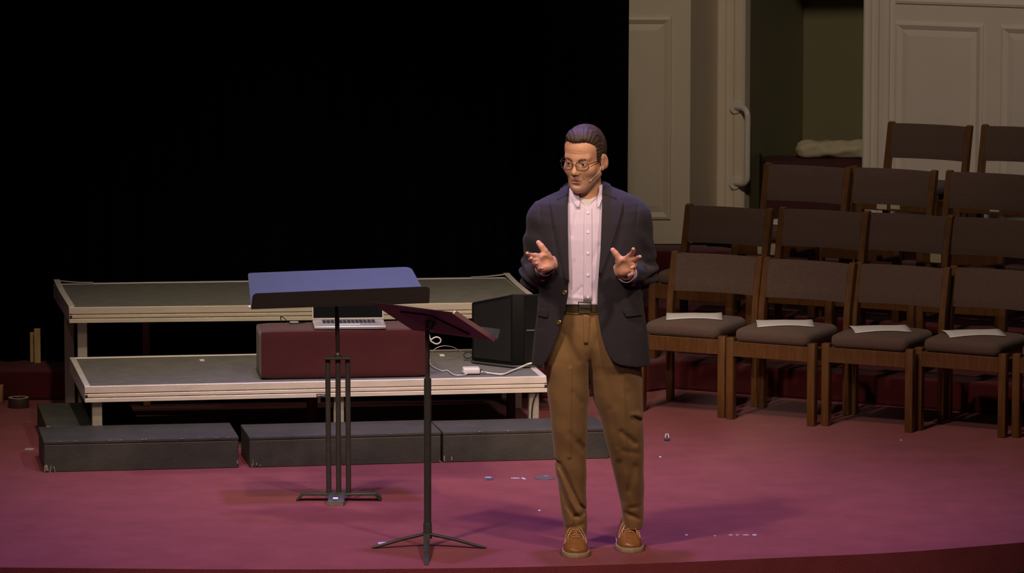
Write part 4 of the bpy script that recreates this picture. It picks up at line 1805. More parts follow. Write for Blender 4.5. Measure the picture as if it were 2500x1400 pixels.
# sleeves
for (sh, el, wr) in ((SH_R, EL_R, WR_R), (SH_L, EL_L, WR_L)):
    cone(gj, sh, el, 0.070, 0.058, k=0.030)
    w2 = el + (wr - el) * 1.15
    tmp = Grid(lo, hi, JH)
    cone(tmp, el, w2, 0.058, 0.043)
    dr = (wr - el).normalized()
    ce = el + (wr - el) * 0.86
    tmp.op(lambda x, y, z: (x - ce.x) * dr.x + (y - ce.y) * dr.y + (z - ce.z) * dr.z + 0 * x, mode='i')
    # bunched wrinkles at the inner elbow
    ax1 = (sh - el).normalized()
    def wr_f(x, y, z):
        t = (x - el.x) * ax1.x + (y - el.y) * ax1.y + (z - el.z) * ax1.z
        r2 = (x - el.x) ** 2 + (y - el.y) ** 2 + (z - el.z) ** 2
        return 0.0055 * np.sin(t * 125 + (x - el.x) * 45) * np.exp(-((np.sqrt(r2) - 0.03) / 0.075) ** 2)
    tmp.op(wr_f, mode='add')
    kk_ = 0.012
    A, d_ = gj.D, tmp.D
    hh = np.clip(0.5 + 0.5 * (A - d_) / kk_, 0, 1)
    gj.D = (A + (d_ - A) * hh - kk_ * hh * (1 - hh)).astype(F32)
    gj.op(wr_f, [el.x - .13, el.y - .13, el.z - .12], [el.x + .13, el.y + .13, el.z + .16], mode='add', pad=0)
    def wr2(x, y, z):
        t = (z - el.z)
        return 0.003 * np.sin(t * 60 + x * 40 + y * 25) * np.exp(-((t - 0.14) / 0.09) ** 2) * np.clip((np.abs(x) - 0.19) / 0.03, 0, 1)
    gj.op(wr2, mode='add')
# shoulder seams: a soft groove around the sleeve head
for (pa, pb) in (((1316, 497), (1322, 560)), ((1560, 497), (1552, 560))):
    crease(gj, pa, pb, 0.006, 0.003)
# hollow shell
TH = 0.011
gj.D = np.maximum(gj.D, -(gj.D + TH)).astype(F32)
# open front
XLt = [(440, 1389), (500, 1386), (560, 1385), (640, 1386), (700, 1388), (722, 1387), (760, 1380), (790, 1372), (830, 1359), (870, 1343), (895, 1329), (908, 1315), (925, 1290)]
XRt = [(440, 1479), (480, 1472), (560, 1469), (640, 1464), (700, 1459), (745, 1458), (780, 1461), (820, 1468), (850, 1477), (870, 1486), (885, 1498), (893, 1512), (899, 1540), (907, 1600)]


def edge_fn(tab):
    a = sorted([(mp(px, py, -0.14).z, mp(px, py, -0.14).x) for py, px in tab])
    return np.array(a)


XL_, XR_ = edge_fn(XLt), edge_fn(XRt)


def f_open(x, y, z):
    zz = z.ravel()
    xl = np.interp(zz, XL_[:, 0], XL_[:, 1]).astype(F32).reshape(z.shape)
    xr = np.interp(zz, XR_[:, 0], XR_[:, 1]).astype(F32).reshape(z.shape)
    return np.maximum(np.maximum(xl - x, x - xr), y - 0.0)


def f_open_torso(x, y, z):
    # only the body of the jacket is opened, never the forearms in front of it
    return f_open(x, y, z)


gj.op(f_open_torso, mode='s')
for (el, wr) in ((EL_R, WR_R), (EL_L, WR_L)):
    cone(gj, el + (wr - el) * 0.74, el + (wr - el) * 1.2, .037, .037, mode='s')
# neck hole and hem
gj.op(lambda x, y, z: z - zpy(449) + 0.10 * np.clip(-y - 0.02, 0, 1) + 0 * x, mode='i')
zh = zpy(903, -0.15)
gj.op(lambda x, y, z: (zh - z) + 0 * x + 0 * y, mode='i')
V, Q = surface_nets(gj.D, gj.lo, gj.h)
jacket = np_mesh('blazer', V, Q, JACKET, MAN)
sm_ = jacket.modifiers.new('soften_edges', 'SMOOTH')
sm_.factor = 0.5
sm_.iterations = 6


def drape(name, rows, material, parent, hf, off=0.004, thick=0.004, nx=10, sub=6, yref=-0.13):
    """strip on the front of the body; rows (py, xl_px, xr_px) from top to bottom"""
    pts = []
    for i in range(len(rows) - 1):
        for s in range(sub):
            t = s / sub
            pts.append(tuple(rows[i][k] * (1 - t) + rows[i + 1][k] * t for k in range(len(rows[i]))))
    pts.append(rows[-1])
    vs, fs = [], []
    for row in pts:
        py, xl, xr = row[:3]
        za = mp(1440, py, yref).z
        zb = mp(1440, row[3], yref).z if len(row) > 3 else za
        a, b = mp(xl, py, yref).x, mp(xr, py, yref).x
        for i in range(nx + 1):
            x = a + (b - a) * i / nx
            z = za + (zb - za) * i / nx
            vs.append((x, hf(x, z) - off, z))
    for j in range(len(pts) - 1):
        for i in range(nx):
            k = j * (nx + 1) + i
            fs.append((k, k + 1, k + nx + 2, k + nx + 1))
    m = MB()
    m.add(vs, fs)
    me = bpy.data.meshes.new(name)
    me.from_pydata(vs, [], fs)
    me.materials.append(material)
    me.shade_smooth()
    o = bpy.data.objects.new(name, me)
    COL.objects.link(o)
    o.parent = parent
    md = o.modifiers.new('thick', 'SOLIDIFY')
    md.thickness = thick
    md.offset = 0
    return o


drape('lapel', [(495, 1352, 1387, 482), (500, 1343, 1387, 490), (514, 1345, 1386, 510), (560, 1355, 1386, 560), (619, 1369, 1387, 619), (690, 1384.5, 1389, 690)], LAPELM, jacket, JF, off=0.006, thick=0.005)
drape('lapel', [(479, 1471, 1513, 492), (488, 1471, 1522, 499), (509, 1470, 1521, 514), (560, 1468, 1507, 560), (610, 1466, 1490, 610), (672, 1461, 1466, 672)], LAPELM, jacket, JF, off=0.006, thick=0.005)
drape('collar', [(459, 1384, 1391, 457), (465, 1376, 1390, 462), (477, 1366, 1388, 471), (493, 1360, 1387.5, 480)], LAPELM, jacket, JF, off=0.009, thick=0.006)
drape('collar', [(453, 1473, 1482, 455), (459, 1473, 1489, 459), (468, 1472, 1499, 473), (477, 1471, 1506, 490)], LAPELM, jacket, JF, off=0.009, thick=0.006)
drape('pocket_flap', [(756, 1522, 1566), (764, 1523, 1568), (775, 1529, 1568)], JACKET, jacket, JF, off=0.006, thick=0.005)
drape('pocket_flap', [(760, 1314, 1338), (768, 1313, 1338), (778, 1314, 1336)], JACKET, jacket, JF, off=0.006, thick=0.005)


def button(px, py, hf, material, parent, r, yref=-0.14, off=0.004, name='button'):
    z = mp(1440, py, yref).z
    x = mp(px, py, yref).x
    y = hf(x, z)
    n = Vector((hf(x + .006, z) - hf(x - .006, z), -0.012, hf(x, z + .006) - hf(x, z - .006)))
    n = Vector((n.x, -0.012, n.z)).normalized()
    m = MB()
    m.lathe([(r, 0.0), (r * 1.02, 0.0018), (r * 0.8, 0.0034), (r * 0.25, 0.0028)], 14)
    o = m.build(name, material, parent)
    q = n.to_track_quat('Z', 'Y').to_matrix().to_4x4()
    o.data.transform(Matrix.Translation(Vector((x, y, z)) + n * off) @ q)
    return o


button(1379, 716, JF, BRASS, jacket, 0.0095, off=0.002)
button(1365, 789, JF, BRASS, jacket, 0.0095, off=0.002)
for (wr, el, px, py) in ((WR_R, EL_R, 1317, 705), (WR_L, EL_L, 1547, 712)):
    dr = (wr - el).normalized()
    c = el + (wr - el) * 0.68
    dn = (Vector((0.1, -0.45, -1)) - dr * dr.dot(Vector((0.1, -0.45, -1)))).normalized()
    for s in (0.0, 0.022):
        m = MB()
        m.lathe([(0.007, 0.0), (0.0072, 0.0016), (0.005, 0.003), (0.001, 0.0026)], 12)
        o = m.build('cuff_button', BRASS, jacket)
        o.data.transform(Matrix.Translation(c + dr * s + dn * 0.0475) @ dn.to_track_quat('Z', 'Y').to_matrix().to_4x4())

# ---------------------------------------------------------------- shirt
gs = Grid([-0.25, -0.17, zpy(760)], [0.25, 0.15, zpy(440)], 0.004)
gs.op(f_loft(TORSO, 0.0155))
normalise(gs)
for (a, b, w, d) in (((1410, 512), (1396, 575), .008, .004), ((1398, 490), (1411, 512), .006, .003), ((1400, 640), (1388, 700), .010, .003), ((1445, 640), (1462, 600), .010, .0025),
                     ((1395, 725), (1420, 700), .007, .003), ((1450, 730), (1440, 690), .008, .0025), ((1460, 520), (1462, 600), .007, .002), ((1390, 725), (1425, 728), .008, -0.004)):
    crease(gs, a, b, w, d)
SF = heightmap(gs)
zV = zpy(509, -0.10)
xV = xpx(1432, 509, -0.10)
gs.op(lambda x, y, z: np.maximum(np.abs(x - xV - 0.10 * (z - zV)) - np.clip(z - zV, 0, 1) * 0.86, y - 0.02) + 0 * x, mode='s')
gs.op(lambda x, y, z: z - zpy(462) + 0.25 * np.clip(-y, 0, 1) + 0 * x, mode='i')
gs.op(lambda x, y, z: (zpy(745, -.11) - z) + 0 * x + 0 * y, mode='i')
gs.D = np.maximum(gs.D, -(gs.D + 0.012)).astype(F32)
V, Q = surface_nets(gs.D, gs.lo, gs.h)
shirt = np_mesh('shirt', V, Q, SHIRT, MAN)
drape('placket', [(511, 1428, 1446), (530, 1426, 1446), (560, 1425, 1446), (640, 1425, 1446), (736, 1424, 1446)], SHIRT, shirt, SF, off=0.0015, thick=0.003, nx=6)
for py in (522, 568, 619, 672, 726):
    button(1435.5, py, SF, PEARL, shirt, 0.0060, off=0.003, yref=-0.12)
# collar leaves and the stand round the neck
drape('collar_leaf', [(462, 1389, 1399), (474, 1391, 1410), (486, 1394, 1416), (498, 1402, 1416), (508, 1410, 1413)], SHIRT, shirt, SF, off=0.010, thick=0.003, nx=8, yref=-0.1)
drape('collar_leaf', [(456, 1464, 1474), (470, 1463, 1474), (484, 1459, 1473), (496, 1458, 1467), (507, 1459, 1462)], SHIRT, shirt, SF, off=0.010, thick=0.003, nx=8, yref=-0.1)

# ---------------------------------------------------------------- undershirt at the throat
gu = Grid([-0.14, -0.14, zpy(545)], [0.16, 0.12, zpy(440)], 0.004)
gu.op(f_loft(TORSO, 0.030))
gu.op(lambda x, y, z: z - zpy(494, -.08) + 0.55 * np.clip(-y - 0.02, 0, 1) - 0.55 * 0.05 + 0 * x, mode='i')
V, Q = surface_nets(gu.D, gu.lo, gu.h)
tee = np_mesh('undershirt', V, Q, TEE, MAN)

# ---------------------------------------------------------------- trousers
PEL = table([
    (736, 1352, 1528, -0.112, 0.100),
    (765, 1350, 1532, -0.116, 0.108),
    (800, 1344, 1542, -0.120, 0.122),
    (840, 1335, 1555, -0.122, 0.132),
    (870, 1329, 1563, -0.120, 0.132),
    (905, 1330, 1566, -0.114, 0.128),
])
LEGR = table([
    (845, 1333, 1442, -0.116, 0.130), (885, 1328, 1445, -0.114, 0.130), (920, 1333, 1445, -0.108, 0.122), (960, 1337, 1440, -0.102, 0.108), (1000, 1341, 1435, -0.096, 0.094), (1050, 1346, 1434, -0.085, 0.085),
    (1100, 1352, 1432, -0.068, 0.086), (1140, 1356, 1431, -0.058, 0.094), (1200, 1364, 1431, -0.040, 0.104), (1250, 1371, 1433, -0.028, 0.108), (1290, 1377, 1434, -0.026, 0.104), (1320, 1378, 1432, -0.026, 0.104)])
LEGL = table([
    (845, 1437, 1559, -0.112, 0.130), (885, 1434, 1566, -0.112, 0.130), (920, 1437, 1567, -0.102, 0.124), (960, 1446, 1568, -0.092, 0.114), (1000, 1459, 1569, -0.080, 0.108), (1050, 1472, 1571, -0.062, 0.106),
    (1100, 1485, 1572, -0.036, 0.118), (1150, 1497, 1572, -0.012, 0.136), (1200, 1508, 1573, 0.016, 0.156), (1250, 1518, 1572, 0.044, 0.176), (1285, 1525, 1571, 0.054, 0.184), (1310, 1526, 1571, 0.054, 0.184)])
gt = Grid([-0.24, -0.17, 0.055], [0.27, 0.22, zpy(730)], 0.0036)


def zclip(f, z0, z1):
    def q(x, y, z):
        return np.maximum(f(x, y, z), np.maximum(z0 - z, z - z1) + 0 * x + 0 * y)
    return q


zl1 = zpy(1310, 0.03)
zl2 = zpy(1289, 0.12)
def like(g):
    q = Grid(g.lo, [g.lo[i] + g.h * (g.n[i] - 1) for i in range(3)], g.h)
    q.D = np.full(g.n, 0.08, F32)
    return q


def smin(A, B, k):
    hh = np.clip(0.5 + 0.5 * (A - B) / k, 0, 1)
    return (A + (B - A) * hh - k * hh * (1 - hh)).astype(F32)


# pelvis loft fades into the two leg lofts across the upper thigh
pel_ = like(gt)
pel_.op(zclip(f_loft(PEL), 0.0, zpy(734)))
legs_ = []
for (tab, zc_) in ((LEGR, zl1), (LEGL, zl2)):
    q = like(gt)
    q.op(zclip(f_loft(tab, 0, 2.2), zc_, 3.0))
    legs_.append(q.D)
both = smin(legs_[0], legs_[1], 0.007)
zz_ = gt.ax[2][None, None, :]
wz = np.clip((zz_ - zpy(915)) / (zpy(815) - zpy(915)), 0, 1)
wz = wz * wz * (3 - 2 * wz)
gt.D = (both * (1 - wz) + pel_.D * wz).astype(F32)
# seam between the thighs
crease(gt, (1438, 884), (1440, 955), 0.005, 0.006, y=-0.11)
# press creases down the front of each leg
crease(gt, (1392, 900), (1390, 1120), 0.008, -0.004, y=-0.1)
crease(gt, (1520, 920), (1535, 1260), 0.008, -0.004, y=-0.05)
# folds
for (a, b, w, d, y) in (
        ((1384, 822), (1412, 880), .010, .006, -.11), ((1395, 800), (1378, 815), .010, .004, -.11), ((1441, 775), (1433, 850), .006, .003, -.115),
        ((1450, 770), (1442, 790), .006, .003, -.115), ((1420, 985), (1400, 960), .012, .004, -.1), ((1414, 1085), (1428, 1105), .010, .006, -.08), ((1392, 1060), (1424, 1100), .012, .005, -.08),
        ((1412, 1262), (1430, 1255), .008, .006, -.04), ((1384, 1296), (1420, 1284), .008, .005, -.04), ((1405, 1275), (1404, 1300), .006, .004, -.04),
        ((1550, 1022), (1566, 1034), .008, .012, -.05), ((1545, 1012), (1566, 1018), .008, -.006, -.05), ((1518, 1056), (1550, 1084), .010, .008, -.05), ((1535, 960), (1555, 1000), .014, .005, -.07),
        ((1490, 1000), (1510, 1090), .012, .005, -.06), ((1470, 900), (1500, 985), .016, .005, -.09), ((1520, 1100), (1565, 1110), .010, .004, -.03), ((1512, 1130), (1522, 1230), .010, .006, .0), ((1550, 1140), (1535, 1200), .012, .005, .0),
        ((1530, 1255), (1560, 1268), .008, .006, .05), ((1540, 1240), (1568, 1236), .008, .004, .05)):
    crease(gt, a, b, w * 1.35, d * 0.62, y=y, front=(y < -0.03))


def crease_poly(g, pts, w, d, y):
    q = [mp(px, py, y) for px, py in pts]

    def f(x, yy, z):
        dd = None
        for i in range(len(q) - 1):
            e = seg2(x, z, q[i].x, q[i].z, q[i + 1].x, q[i + 1].z)
            dd = e if dd is None else np.minimum(dd, e)
        return d * np.exp(-(dd / w) ** 2) * np.clip((0.06 - yy) / 0.06, 0, 1)
    xs, zs = [p.x for p in q], [p.z for p in q]
    g.op(f, [min(xs) - 3 * w, -.4, min(zs) - 3 * w], [max(xs) + 3 * w, .1, max(zs) + 3 * w], mode='add', pad=0)


crease_poly(gt, [(1352, 1130), (1366, 1135), (1380, 1160), (1396, 1197), (1414, 1236), (1434, 1258)], .009, .0085, -.05)
crease_poly(gt, [(1362, 1150), (1376, 1185), (1392, 1222), (1412, 1256)], .010, -.006, -.05)
crease_poly(gt, [(1358, 1172), (1372, 1205), (1386, 1238), (1404, 1264)], .009, .0085, -.05)
crease_poly(gt, [(1404, 1264), (1402, 1285), (1406, 1305)], .007, .004, -.04)


def soft(x, y, z):
    return 0.0016 * np.sin(x * 31 + z * 17 + y * 12) * np.sin(z * 23 - x * 25) + 0.0005 * np.sin(z * 55 + x * 40)


gt.op(soft, mode='add')
TF = heightmap(gt)
gt.D = np.maximum(gt.D, -(gt.D + 0.013)).astype(F32)
gt.op(lambda x, y, z: z - zpy(736) + 0 * x + 0 * y, mode='i')
gt.op(lambda x, y, z: np.where(x < 0.06, zl1 - z, zl2 - z) + 0 * y, mode='i')
V, Q = surface_nets(gt.D, gt.lo, gt.h)
trousers = np_mesh('trousers', V, Q, CHINO, MAN)
drape('waistband', [(760, 1366, 1478), (770, 1366, 1478)], CHINO, trousers, TF, off=0.0005, thick=0.004, nx=24)
drape('fly', [(770, 1424, 1441), (800, 1424, 1440), (842, 1426, 1436)], CHINO, trousers, TF, off=0.001, thick=0.0022, nx=6)

# ---------------------------------------------------------------- belt
def belt_ring(inset, z):
    g = lambda i: float(np.interp(z, PEL[:, 0], PEL[:, i]))
    cx, a, cy, b = g(1), g(2) - inset, g(3), g(4) - inset
    out = []
    for k in range(72):
        t = 2 * math.pi * k / 72
        c, s = math.cos(t), math.sin(t)
        out.append(Vector((cx + a * math.copysign(abs(c) ** (2 / 2.3), c), cy + b * math.copysign(abs(s) ** (2 / 2.3), s), z)))
    return out


zb0, zb1_ = zpy(764, -.12), zpy(737, -.12)
rings = [belt_ring(-0.001, zb0), belt_ring(-0.006, zb0 + .002), belt_ring(-0.006, zb1_ - .002), belt_ring(-0.001, zb1_)]
mb = MB()
vs = [p for r_ in rings for p in r_]
fs = []
for i in range(3):
    for k in range(72):
        l = (k + 1) % 72
        fs.append((i * 72 + k, i * 72 + l, (i + 1) * 72 + l, (i + 1) * 72 + k))
mb.add(vs, fs)
belt = mb.build('belt', BELTM, MAN)


def front_of(ring_inset, px, py):
    p = mp(px, py, -0.12)
    ring = belt_ring(ring_inset, p.z)
    best = min((q for q in ring if q.y < 0), key=lambda q: abs(q.x - p.x))
    return Vector((p.x, best.y, p.z))


a, b = front_of(-.010, 1412, 738), front_of(-.010, 1443, 763)
mb = MB()
mb.tube([Vector((a.x, a.y, a.z)), Vector((b.x, b.y, a.z)), Vector((b.x, b.y, b.z)), Vector((a.x, a.y, b.z))], 0.0028, 8, closed=True)
mb.tube([Vector(((a.x * .85 + b.x * .15), a.y - .002, (a.z + b.z) / 2)), Vector((b.x, b.y - .002, (a.z + b.z) / 2))], 0.0016, 6)
mb.build('buckle', BUCKLE, belt)

# ---------------------------------------------------------------- hands (fields in hand space, x to the thumb side)
def rotv(v, axis, ang):
    return Matrix.Rotation(ang, 3, axis) @ v


def make_hand(side, fingers, thumb, h=0.0016):
    """side: +1 thumb along +x. fingers: list of (spread, mcp, pip, dip) degrees"""
    g = Grid([-0.135, -0.118, -0.06], [0.135, 0.21, 0.13], h)
    s = side
    mcp = [Vector((s * .029, .090, .001)), Vector((s * .0085, .095, -.001)), Vector((s * -.012, .090, -.001)), Vector((s * -.031, .080, .002))]
    rad = [.0108, .0110, .0105, .0094]
    for i in range(4):
        cone(g, (s * (.012 - .008 * i), 0.005, 0), mcp[i], .0135, rad[i] + .0018, k=.012)
    ell(g, (0, .05, 0), (.037, .050, .0125), k=.012)
    Mth = [[math.cos(s * .35), -math.sin(s * .35), 0], [math.sin(s * .35), math.cos(s * .35), 0], [0, 0, 1]]
    ell(g, (s * .025, .036, .010), (.0165, .034, .0145), k=.012, M=Mth)
    ell(g, (s * -.025, .038, .008), (.013, .034, .0125), k=.012)
    ell(g, (s * .002, .056, .022), (.016, .020, .012), k=.012, mode='s')
    # wrist and forearm stub
    cone(g, (s * .010, -.020, -.002), (s * .008, 0.006, 0), .0180, .0165, k=.015)
    cone(g, (s * -.012, -.020, -.002), (s * -.010, 0.006, 0), .0180, .0165, k=.015)
    lens = [(.043, .026, .021), (.047, .030, .022), (.043, .028, .022), (.034, .021, .019)]
    for i in range(4):
        sp, a, b, c = [R(q) for q in fingers[i]]
        p = mcp[i]
        d = Vector((s * math.sin(sp), math.cos(sp), 0))
        side_ax = Vector((d.y, -d.x, 0))   # flexion axis: rotate d towards +z
        ang = 0
        r0 = rad[i]
        for j, da in enumerate((a, b, c)):
            ang += da
            dd = d * math.cos(ang) + Vector((0, 0, 1)) * math.sin(ang)
            q = p + dd * lens[i][j]
            r1 = r0 - .0011
            cone(g, p, q, r0, r1, k=.004 if j == 0 else .0015)
            # finger pads
            m = p + dd * lens[i][j] * 0.55
            p, r0 = q, r1
    # thumb
    pts = [Vector((s * t[0], t[1], t[2])) for t in thumb]
    rr = [.0165, .0142, .0126, .0104]
    for j in range(3):
        cone(g, pts[j], pts[j + 1], rr[j], rr[j + 1], k=.010 if j == 0 else .002)
    # palm lines
    for (a, b) in (((s * .030, .072), (s * -.010, .060)), ((s * -.034, .066), (s * .012, .078)), ((s * .026, .070), (s * .004, .020))):
        def pl(x, y, z, a=a, b=b):
            d = np.sqrt(0) + seg2(x, y, a[0], a[1], b[0], b[1])
            return 0.0016 * np.exp(-(d / .0022) ** 2) * np.clip(z / .004, 0, 1)
        g.op(pl, [-.05, 0, -.01], [.06, .10, .04], mode='add', pad=0)
    V, Q = surface_nets(g.D, g.lo, g.h)
    # nails tinted later; return centre line data too
    return V, Q


def frame(Fd, Nd):
    Y = Vector(Fd).normalized()
    Z = Vector(Nd)
    Z = (Z - Y * Z.dot(Y)).normalized()
    X = Y.cross(Z)
    return Matrix((X, Y, Z)).transposed()


# his right hand (viewer left): thumb up, palm turned up and inwards, fingers curled to the camera
HR = frame((-0.60, -0.75, 0.08), (0.62, -0.52, 0.30))
hv1, hq1 = make_hand(+1, [(3, 6, 18, 10), (-1, 14, 24, 12), (-4, 20, 28, 14), (-8, 26, 30, 14)],
                     [(.018, .018, .010), (.044, .040, .016), (.066, .052, .014), (.083, .058, .008)])
# his left hand (viewer right): open palm, fingers fanned to the right
HL = frame((0.50, -0.75, 0.38), (-0.78, -0.58, -0.12))
hv2, hq2 = make_hand(-1, [(8, 12, 14, 8), (-5, 8, 12, 8), (-16, 26, 24, 12), (-30, 34, 28, 14)],
                     [(.018, .018, .008), (.042, .036, .018), (.062, .040, .028), (.078, .041, .036)])
HO_R = mp(1343, 641, -0.205)
HO_L = mp(1515, 657, -0.205)


def place(V, M, o):
    A = np.array(M)
    return V @ A.T + np.array(o)


# ---------------------------------------------------------------- head
YAW, PITCH, ROLL = R(25), R(9), R(-2.0)
Fh = Vector((-math.sin(YAW) * math.cos(PITCH), -math.cos(YAW) * math.cos(PITCH), -math.sin(PITCH)))
Uh = Vector((math.cos(YAW), -math.sin(YAW), 0))
Wh = Fh.cross(Uh)
Uh, Wh = Uh * math.cos(ROLL) + Wh * math.sin(ROLL), Wh * math.cos(ROLL) - Uh * math.sin(ROLL)
eye_mid = mp(1406.5, 399, -0.125)
HC = eye_mid - Fh * 0.088


def hp(u, v, w):
    return HC + Uh * u + Fh * v + Wh * w


def to_head(p):
    d = Vector(p) - HC
    return Vector((d.dot(Uh), d.dot(Fh), d.dot(Wh)))


HMAT = np.array([Uh, Fh, Wh])        # rows


def head_to_man(V):
    return V @ HMAT + np.array(HC)


gh = Grid([-0.115, -0.135, -0.235], [0.115, 0.135, 0.155], 0.0019)
ell(gh, (0, -.012, .032), (.0765, .099, .097))
ell(gh, (0, .028, -.025), (.066, .072, .088), k=.02)
ell(gh, (0, .030, .055), (.064, .062, .052), k=.03)
for s in (-1, 1):
    cone(gh, (s * .053, .000, -.062), (s * .021, .068, -.108), .018, .016, k=.030)
    ell(gh, (s * .043, .056, -.032), (.022, .024, .020), k=.028)
    cone(gh, (s * .010, .086, .020), (s * .044, .072, .022), .010, .010, k=.018)
ell(gh, (0, .050, -.085), (.043, .043, .040), k=.02)
ell(gh, (0, .080, -.112), (.018, .015, .016), k=.022)
for s in (-1, 1):
    ell(gh, (s * .033, .104, -.002), (.020, .017, .0135), k=.014, mode='s')
    ell(gh, (s * .033, .0795, -.003), (.0150, .0150, .0145), k=.004)
# nose
cone(gh, (0, .086, .012), (0, .108, -.030), .0085, .0105, k=.012)
ell(gh, (0, .1105, -.037), (.0105, .0115, .0100), k=.008)
for s in (-1, 1):
    ell(gh, (s * .0125, .1005, -.041), (.0085, .0105, .0078), k=.006)
    ell(gh, (s * .0065, .1060, -.0490), (.0036, .0055, .0035), k=.003, mode='s')
# philtrum area, lips
ell(gh, (0, .081, -.062), (.029, .016, .017), k=.014)
ell(gh, (0, .0890, -.0690), (.0245, .0090, .0046), k=.006)
ell(gh, (0, .0880, -.0812), (.0210, .0092, .0054), k=.006)
ell(gh, (-.002, .1010, -.0752), (.0185, .0130, .0026), k=.002, mode='s')
ell(gh, (0, .0975, -.0935), (.016, .0080, .0055), k=.008, mode='s')
for s in (-1, 1):
    # nasolabial fold, eye openings
    def nl_(x, y, z, s=s):
        d = seg2(x, z, s * .017, -.040, s * .029, -.070)
        return 0.0022 * np.exp(-(d / .0045) ** 2) * np.clip((y - .04) / .02, 0, 1)
    gh.op(nl_, [-.05, .03, -.1], [.05, .12, -.02], mode='add', pad=0)
    ell(gh, (s * .033, .0965, -.0035), (.0135, .0120, .0048), k=.0015, mode='s')
# forehead wrinkles
for wv in (.040, .050):
    def fw(x, y, z, wv=wv):
        d = np.abs(z - wv - 0.003 * np.cos(x * 60))
        return 0.0010 * np.exp(-(d / .0022) ** 2) * np.clip((.035 - np.abs(x)) / .01, 0, 1) * (y > .05)
    gh.op(fw, [-.05, .04, .03], [.05, .12, .06], mode='add', pad=0)
# ears
for s in (-1, 1):
    Me = Matrix.Rotation(s * R(22), 3, 'Z') @ Matrix.Rotation(R(-12), 3, 'X')
    M_ = [list(r_) for r_ in Me]
    ell(gh, (s * .0835, -.014, -.011), (.0080, .0205, .0345), k=.006, M=M_)
    ell(gh, (s * .0930, -.009, -.007), (.0078, .0115, .0200), k=.004, mode='s', M=M_)
    ell(gh, (s * .0795, -.002, -.038), (.0070, .0090, .0110), k=.006)
# neck, reaching into the collar
nb = to_head(Vector((xpx(1436, 500), 0.035, zpy(520))))
cone(gh, (0, -.022, -.055), nb, .055, .062, k=.028)
ell(gh, to_head(Vector((xpx(1433, 488), -0.028, zpy(488)))), (.020, .022, .022), k=.025)
gh.op(lambda x, y, z: (-0.225 - z) + 0 * x + 0 * y, mode='i')
hv, hq = surface_nets(gh.D, gh.lo, gh.h)
hv = head_to_man(hv)
hq = hq[:, ::-1]                       # head axes are left handed

# ---------------------------------------------------------------- body under the clothes, coarse
gb_ = Grid([-0.33, -0.26, 0.02], [0.33, 0.22, zpy(470)], 0.008)
gb_.op(zclip(f_loft(TORSO, 0.042), zpy(775), zpy(478)))
gb_.op(zclip(f_loft(PEL, 0.036), zpy(850), zpy(745)), k=.02)
for (sh, el, wr) in ((SH_R, EL_R, WR_R), (SH_L, EL_L, WR_L)):
    cone(gb_, Vector(sh) * 0.9 + Vector((0, 0, sh.z * .1)), el, .045, .036, k=.03)
    cone(gb_, el, wr, .036, .025, k=.01)
cone(gb_, WR_R, mp(1343, 641, -0.205), .025, .018, k=.01)
cone(gb_, WR_L, mp(1515, 657, -0.205), .025, .018, k=.01)
gb_.op(zclip(f_loft(LEGR, 0.032, 2.2), 0.05, zpy(840)), k=.004)
gb_.op(zclip(f_loft(LEGL, 0.030, 2.2), 0.05, zpy(845)), k=.0)
bv, bq = surface_nets(gb_.D, gb_.lo, gb_.h)

v1 = place(hv1, HR, HO_R)
v2 = place(hv2, HL, HO_L)
Vs, Qs, off = [], [], 0
for (v, q) in ((bv, bq), (hv, hq), (v1, hq1), (v2, hq2)):
    Vs.append(v)
    Qs.append(q + off)
    off += len(v)
raw = np_mesh('body_raw', np.concatenate(Vs), np.concatenate(Qs), HAIR, None)
rm = raw.modifiers.new('fuse', 'REMESH')
rm.mode = 'VOXEL'
rm.voxel_size = 0.0021
rm.adaptivity = 0.0
dg = bpy.context.evaluated_depsgraph_get()
dg.update()
me = bpy.data.meshes.new_from_object(raw.evaluated_get(dg))
bpy.data.objects.remove(raw)
me.name = 'body'
n = len(me.vertices)
co = np.empty(n * 3, F32)
me.vertices.foreach_get('co', co)
co = co.reshape(-1, 3)
HD = (co - np.array(HC)) @ HMAT.T
u, v, w = HD.T
col = np.tile(np.array(SKIN_COL, F32), (n, 1))
is_head = (w > -0.20) & (np.abs(u) < 0.12) & (np.abs(v) < 0.14)


def mixc(mask, c):
    m = np.clip(mask, 0, 1)[:, None].astype(F32)
    col[:] = col * (1 - m) + np.array(c, F32) * m


def blob(cu, cv, cw, ru, rv, rw, soft_=0.35):
    k = np.sqrt(((u - cu) / ru) ** 2 + ((v - cv) / rv) ** 2 + ((w - cw) / rw) ** 2)
    return np.clip((1 - k) / soft_, 0, 1) * is_head


# stubble shadow (a real beard growth colour), lips, cheeks, nose, ears
st = np.clip((-.048 - w) / .022, 0, 1) * np.clip((v - .000) / .03, 0, 1) * np.clip((w + .135) / .02, 0, 1) * is_head
st *= 1 - 0.75 * np.clip(1 - np.abs(np.abs(u) - .045) / .02, 0, 1) * np.clip((w + .085) / .02, 0, 1)
mixc(st * 0.62, (0.36, 0.225, 0.145))
mixc(blob(0, .094, -.0745, .0255, .020, .0125, .3), (0.47, 0.185, 0.150))
for s in (-1, 1):
    mixc(blob(s * .044, .075, -.030, .024, .03, .022, 1.0) * .35, (0.62, 0.27, 0.19))
    mixc(blob(s * .084, -.01, -.010, .02, .03, .035, .8) * .4, (0.60, 0.25, 0.17))
    mixc(blob(s * .033, .088, -.010, .020, .02, .014, .8) * .35, (0.42, 0.22, 0.16))
mixc(blob(0, .115, -.038, .016, .016, .014, .8) * .35, (0.62, 0.27, 0.19))
mixc(blob(0, .100, -.0752, .017, .010, .0018, .5) * .8, (0.10, 0.03, 0.03))
hand_m = np.zeros(n)
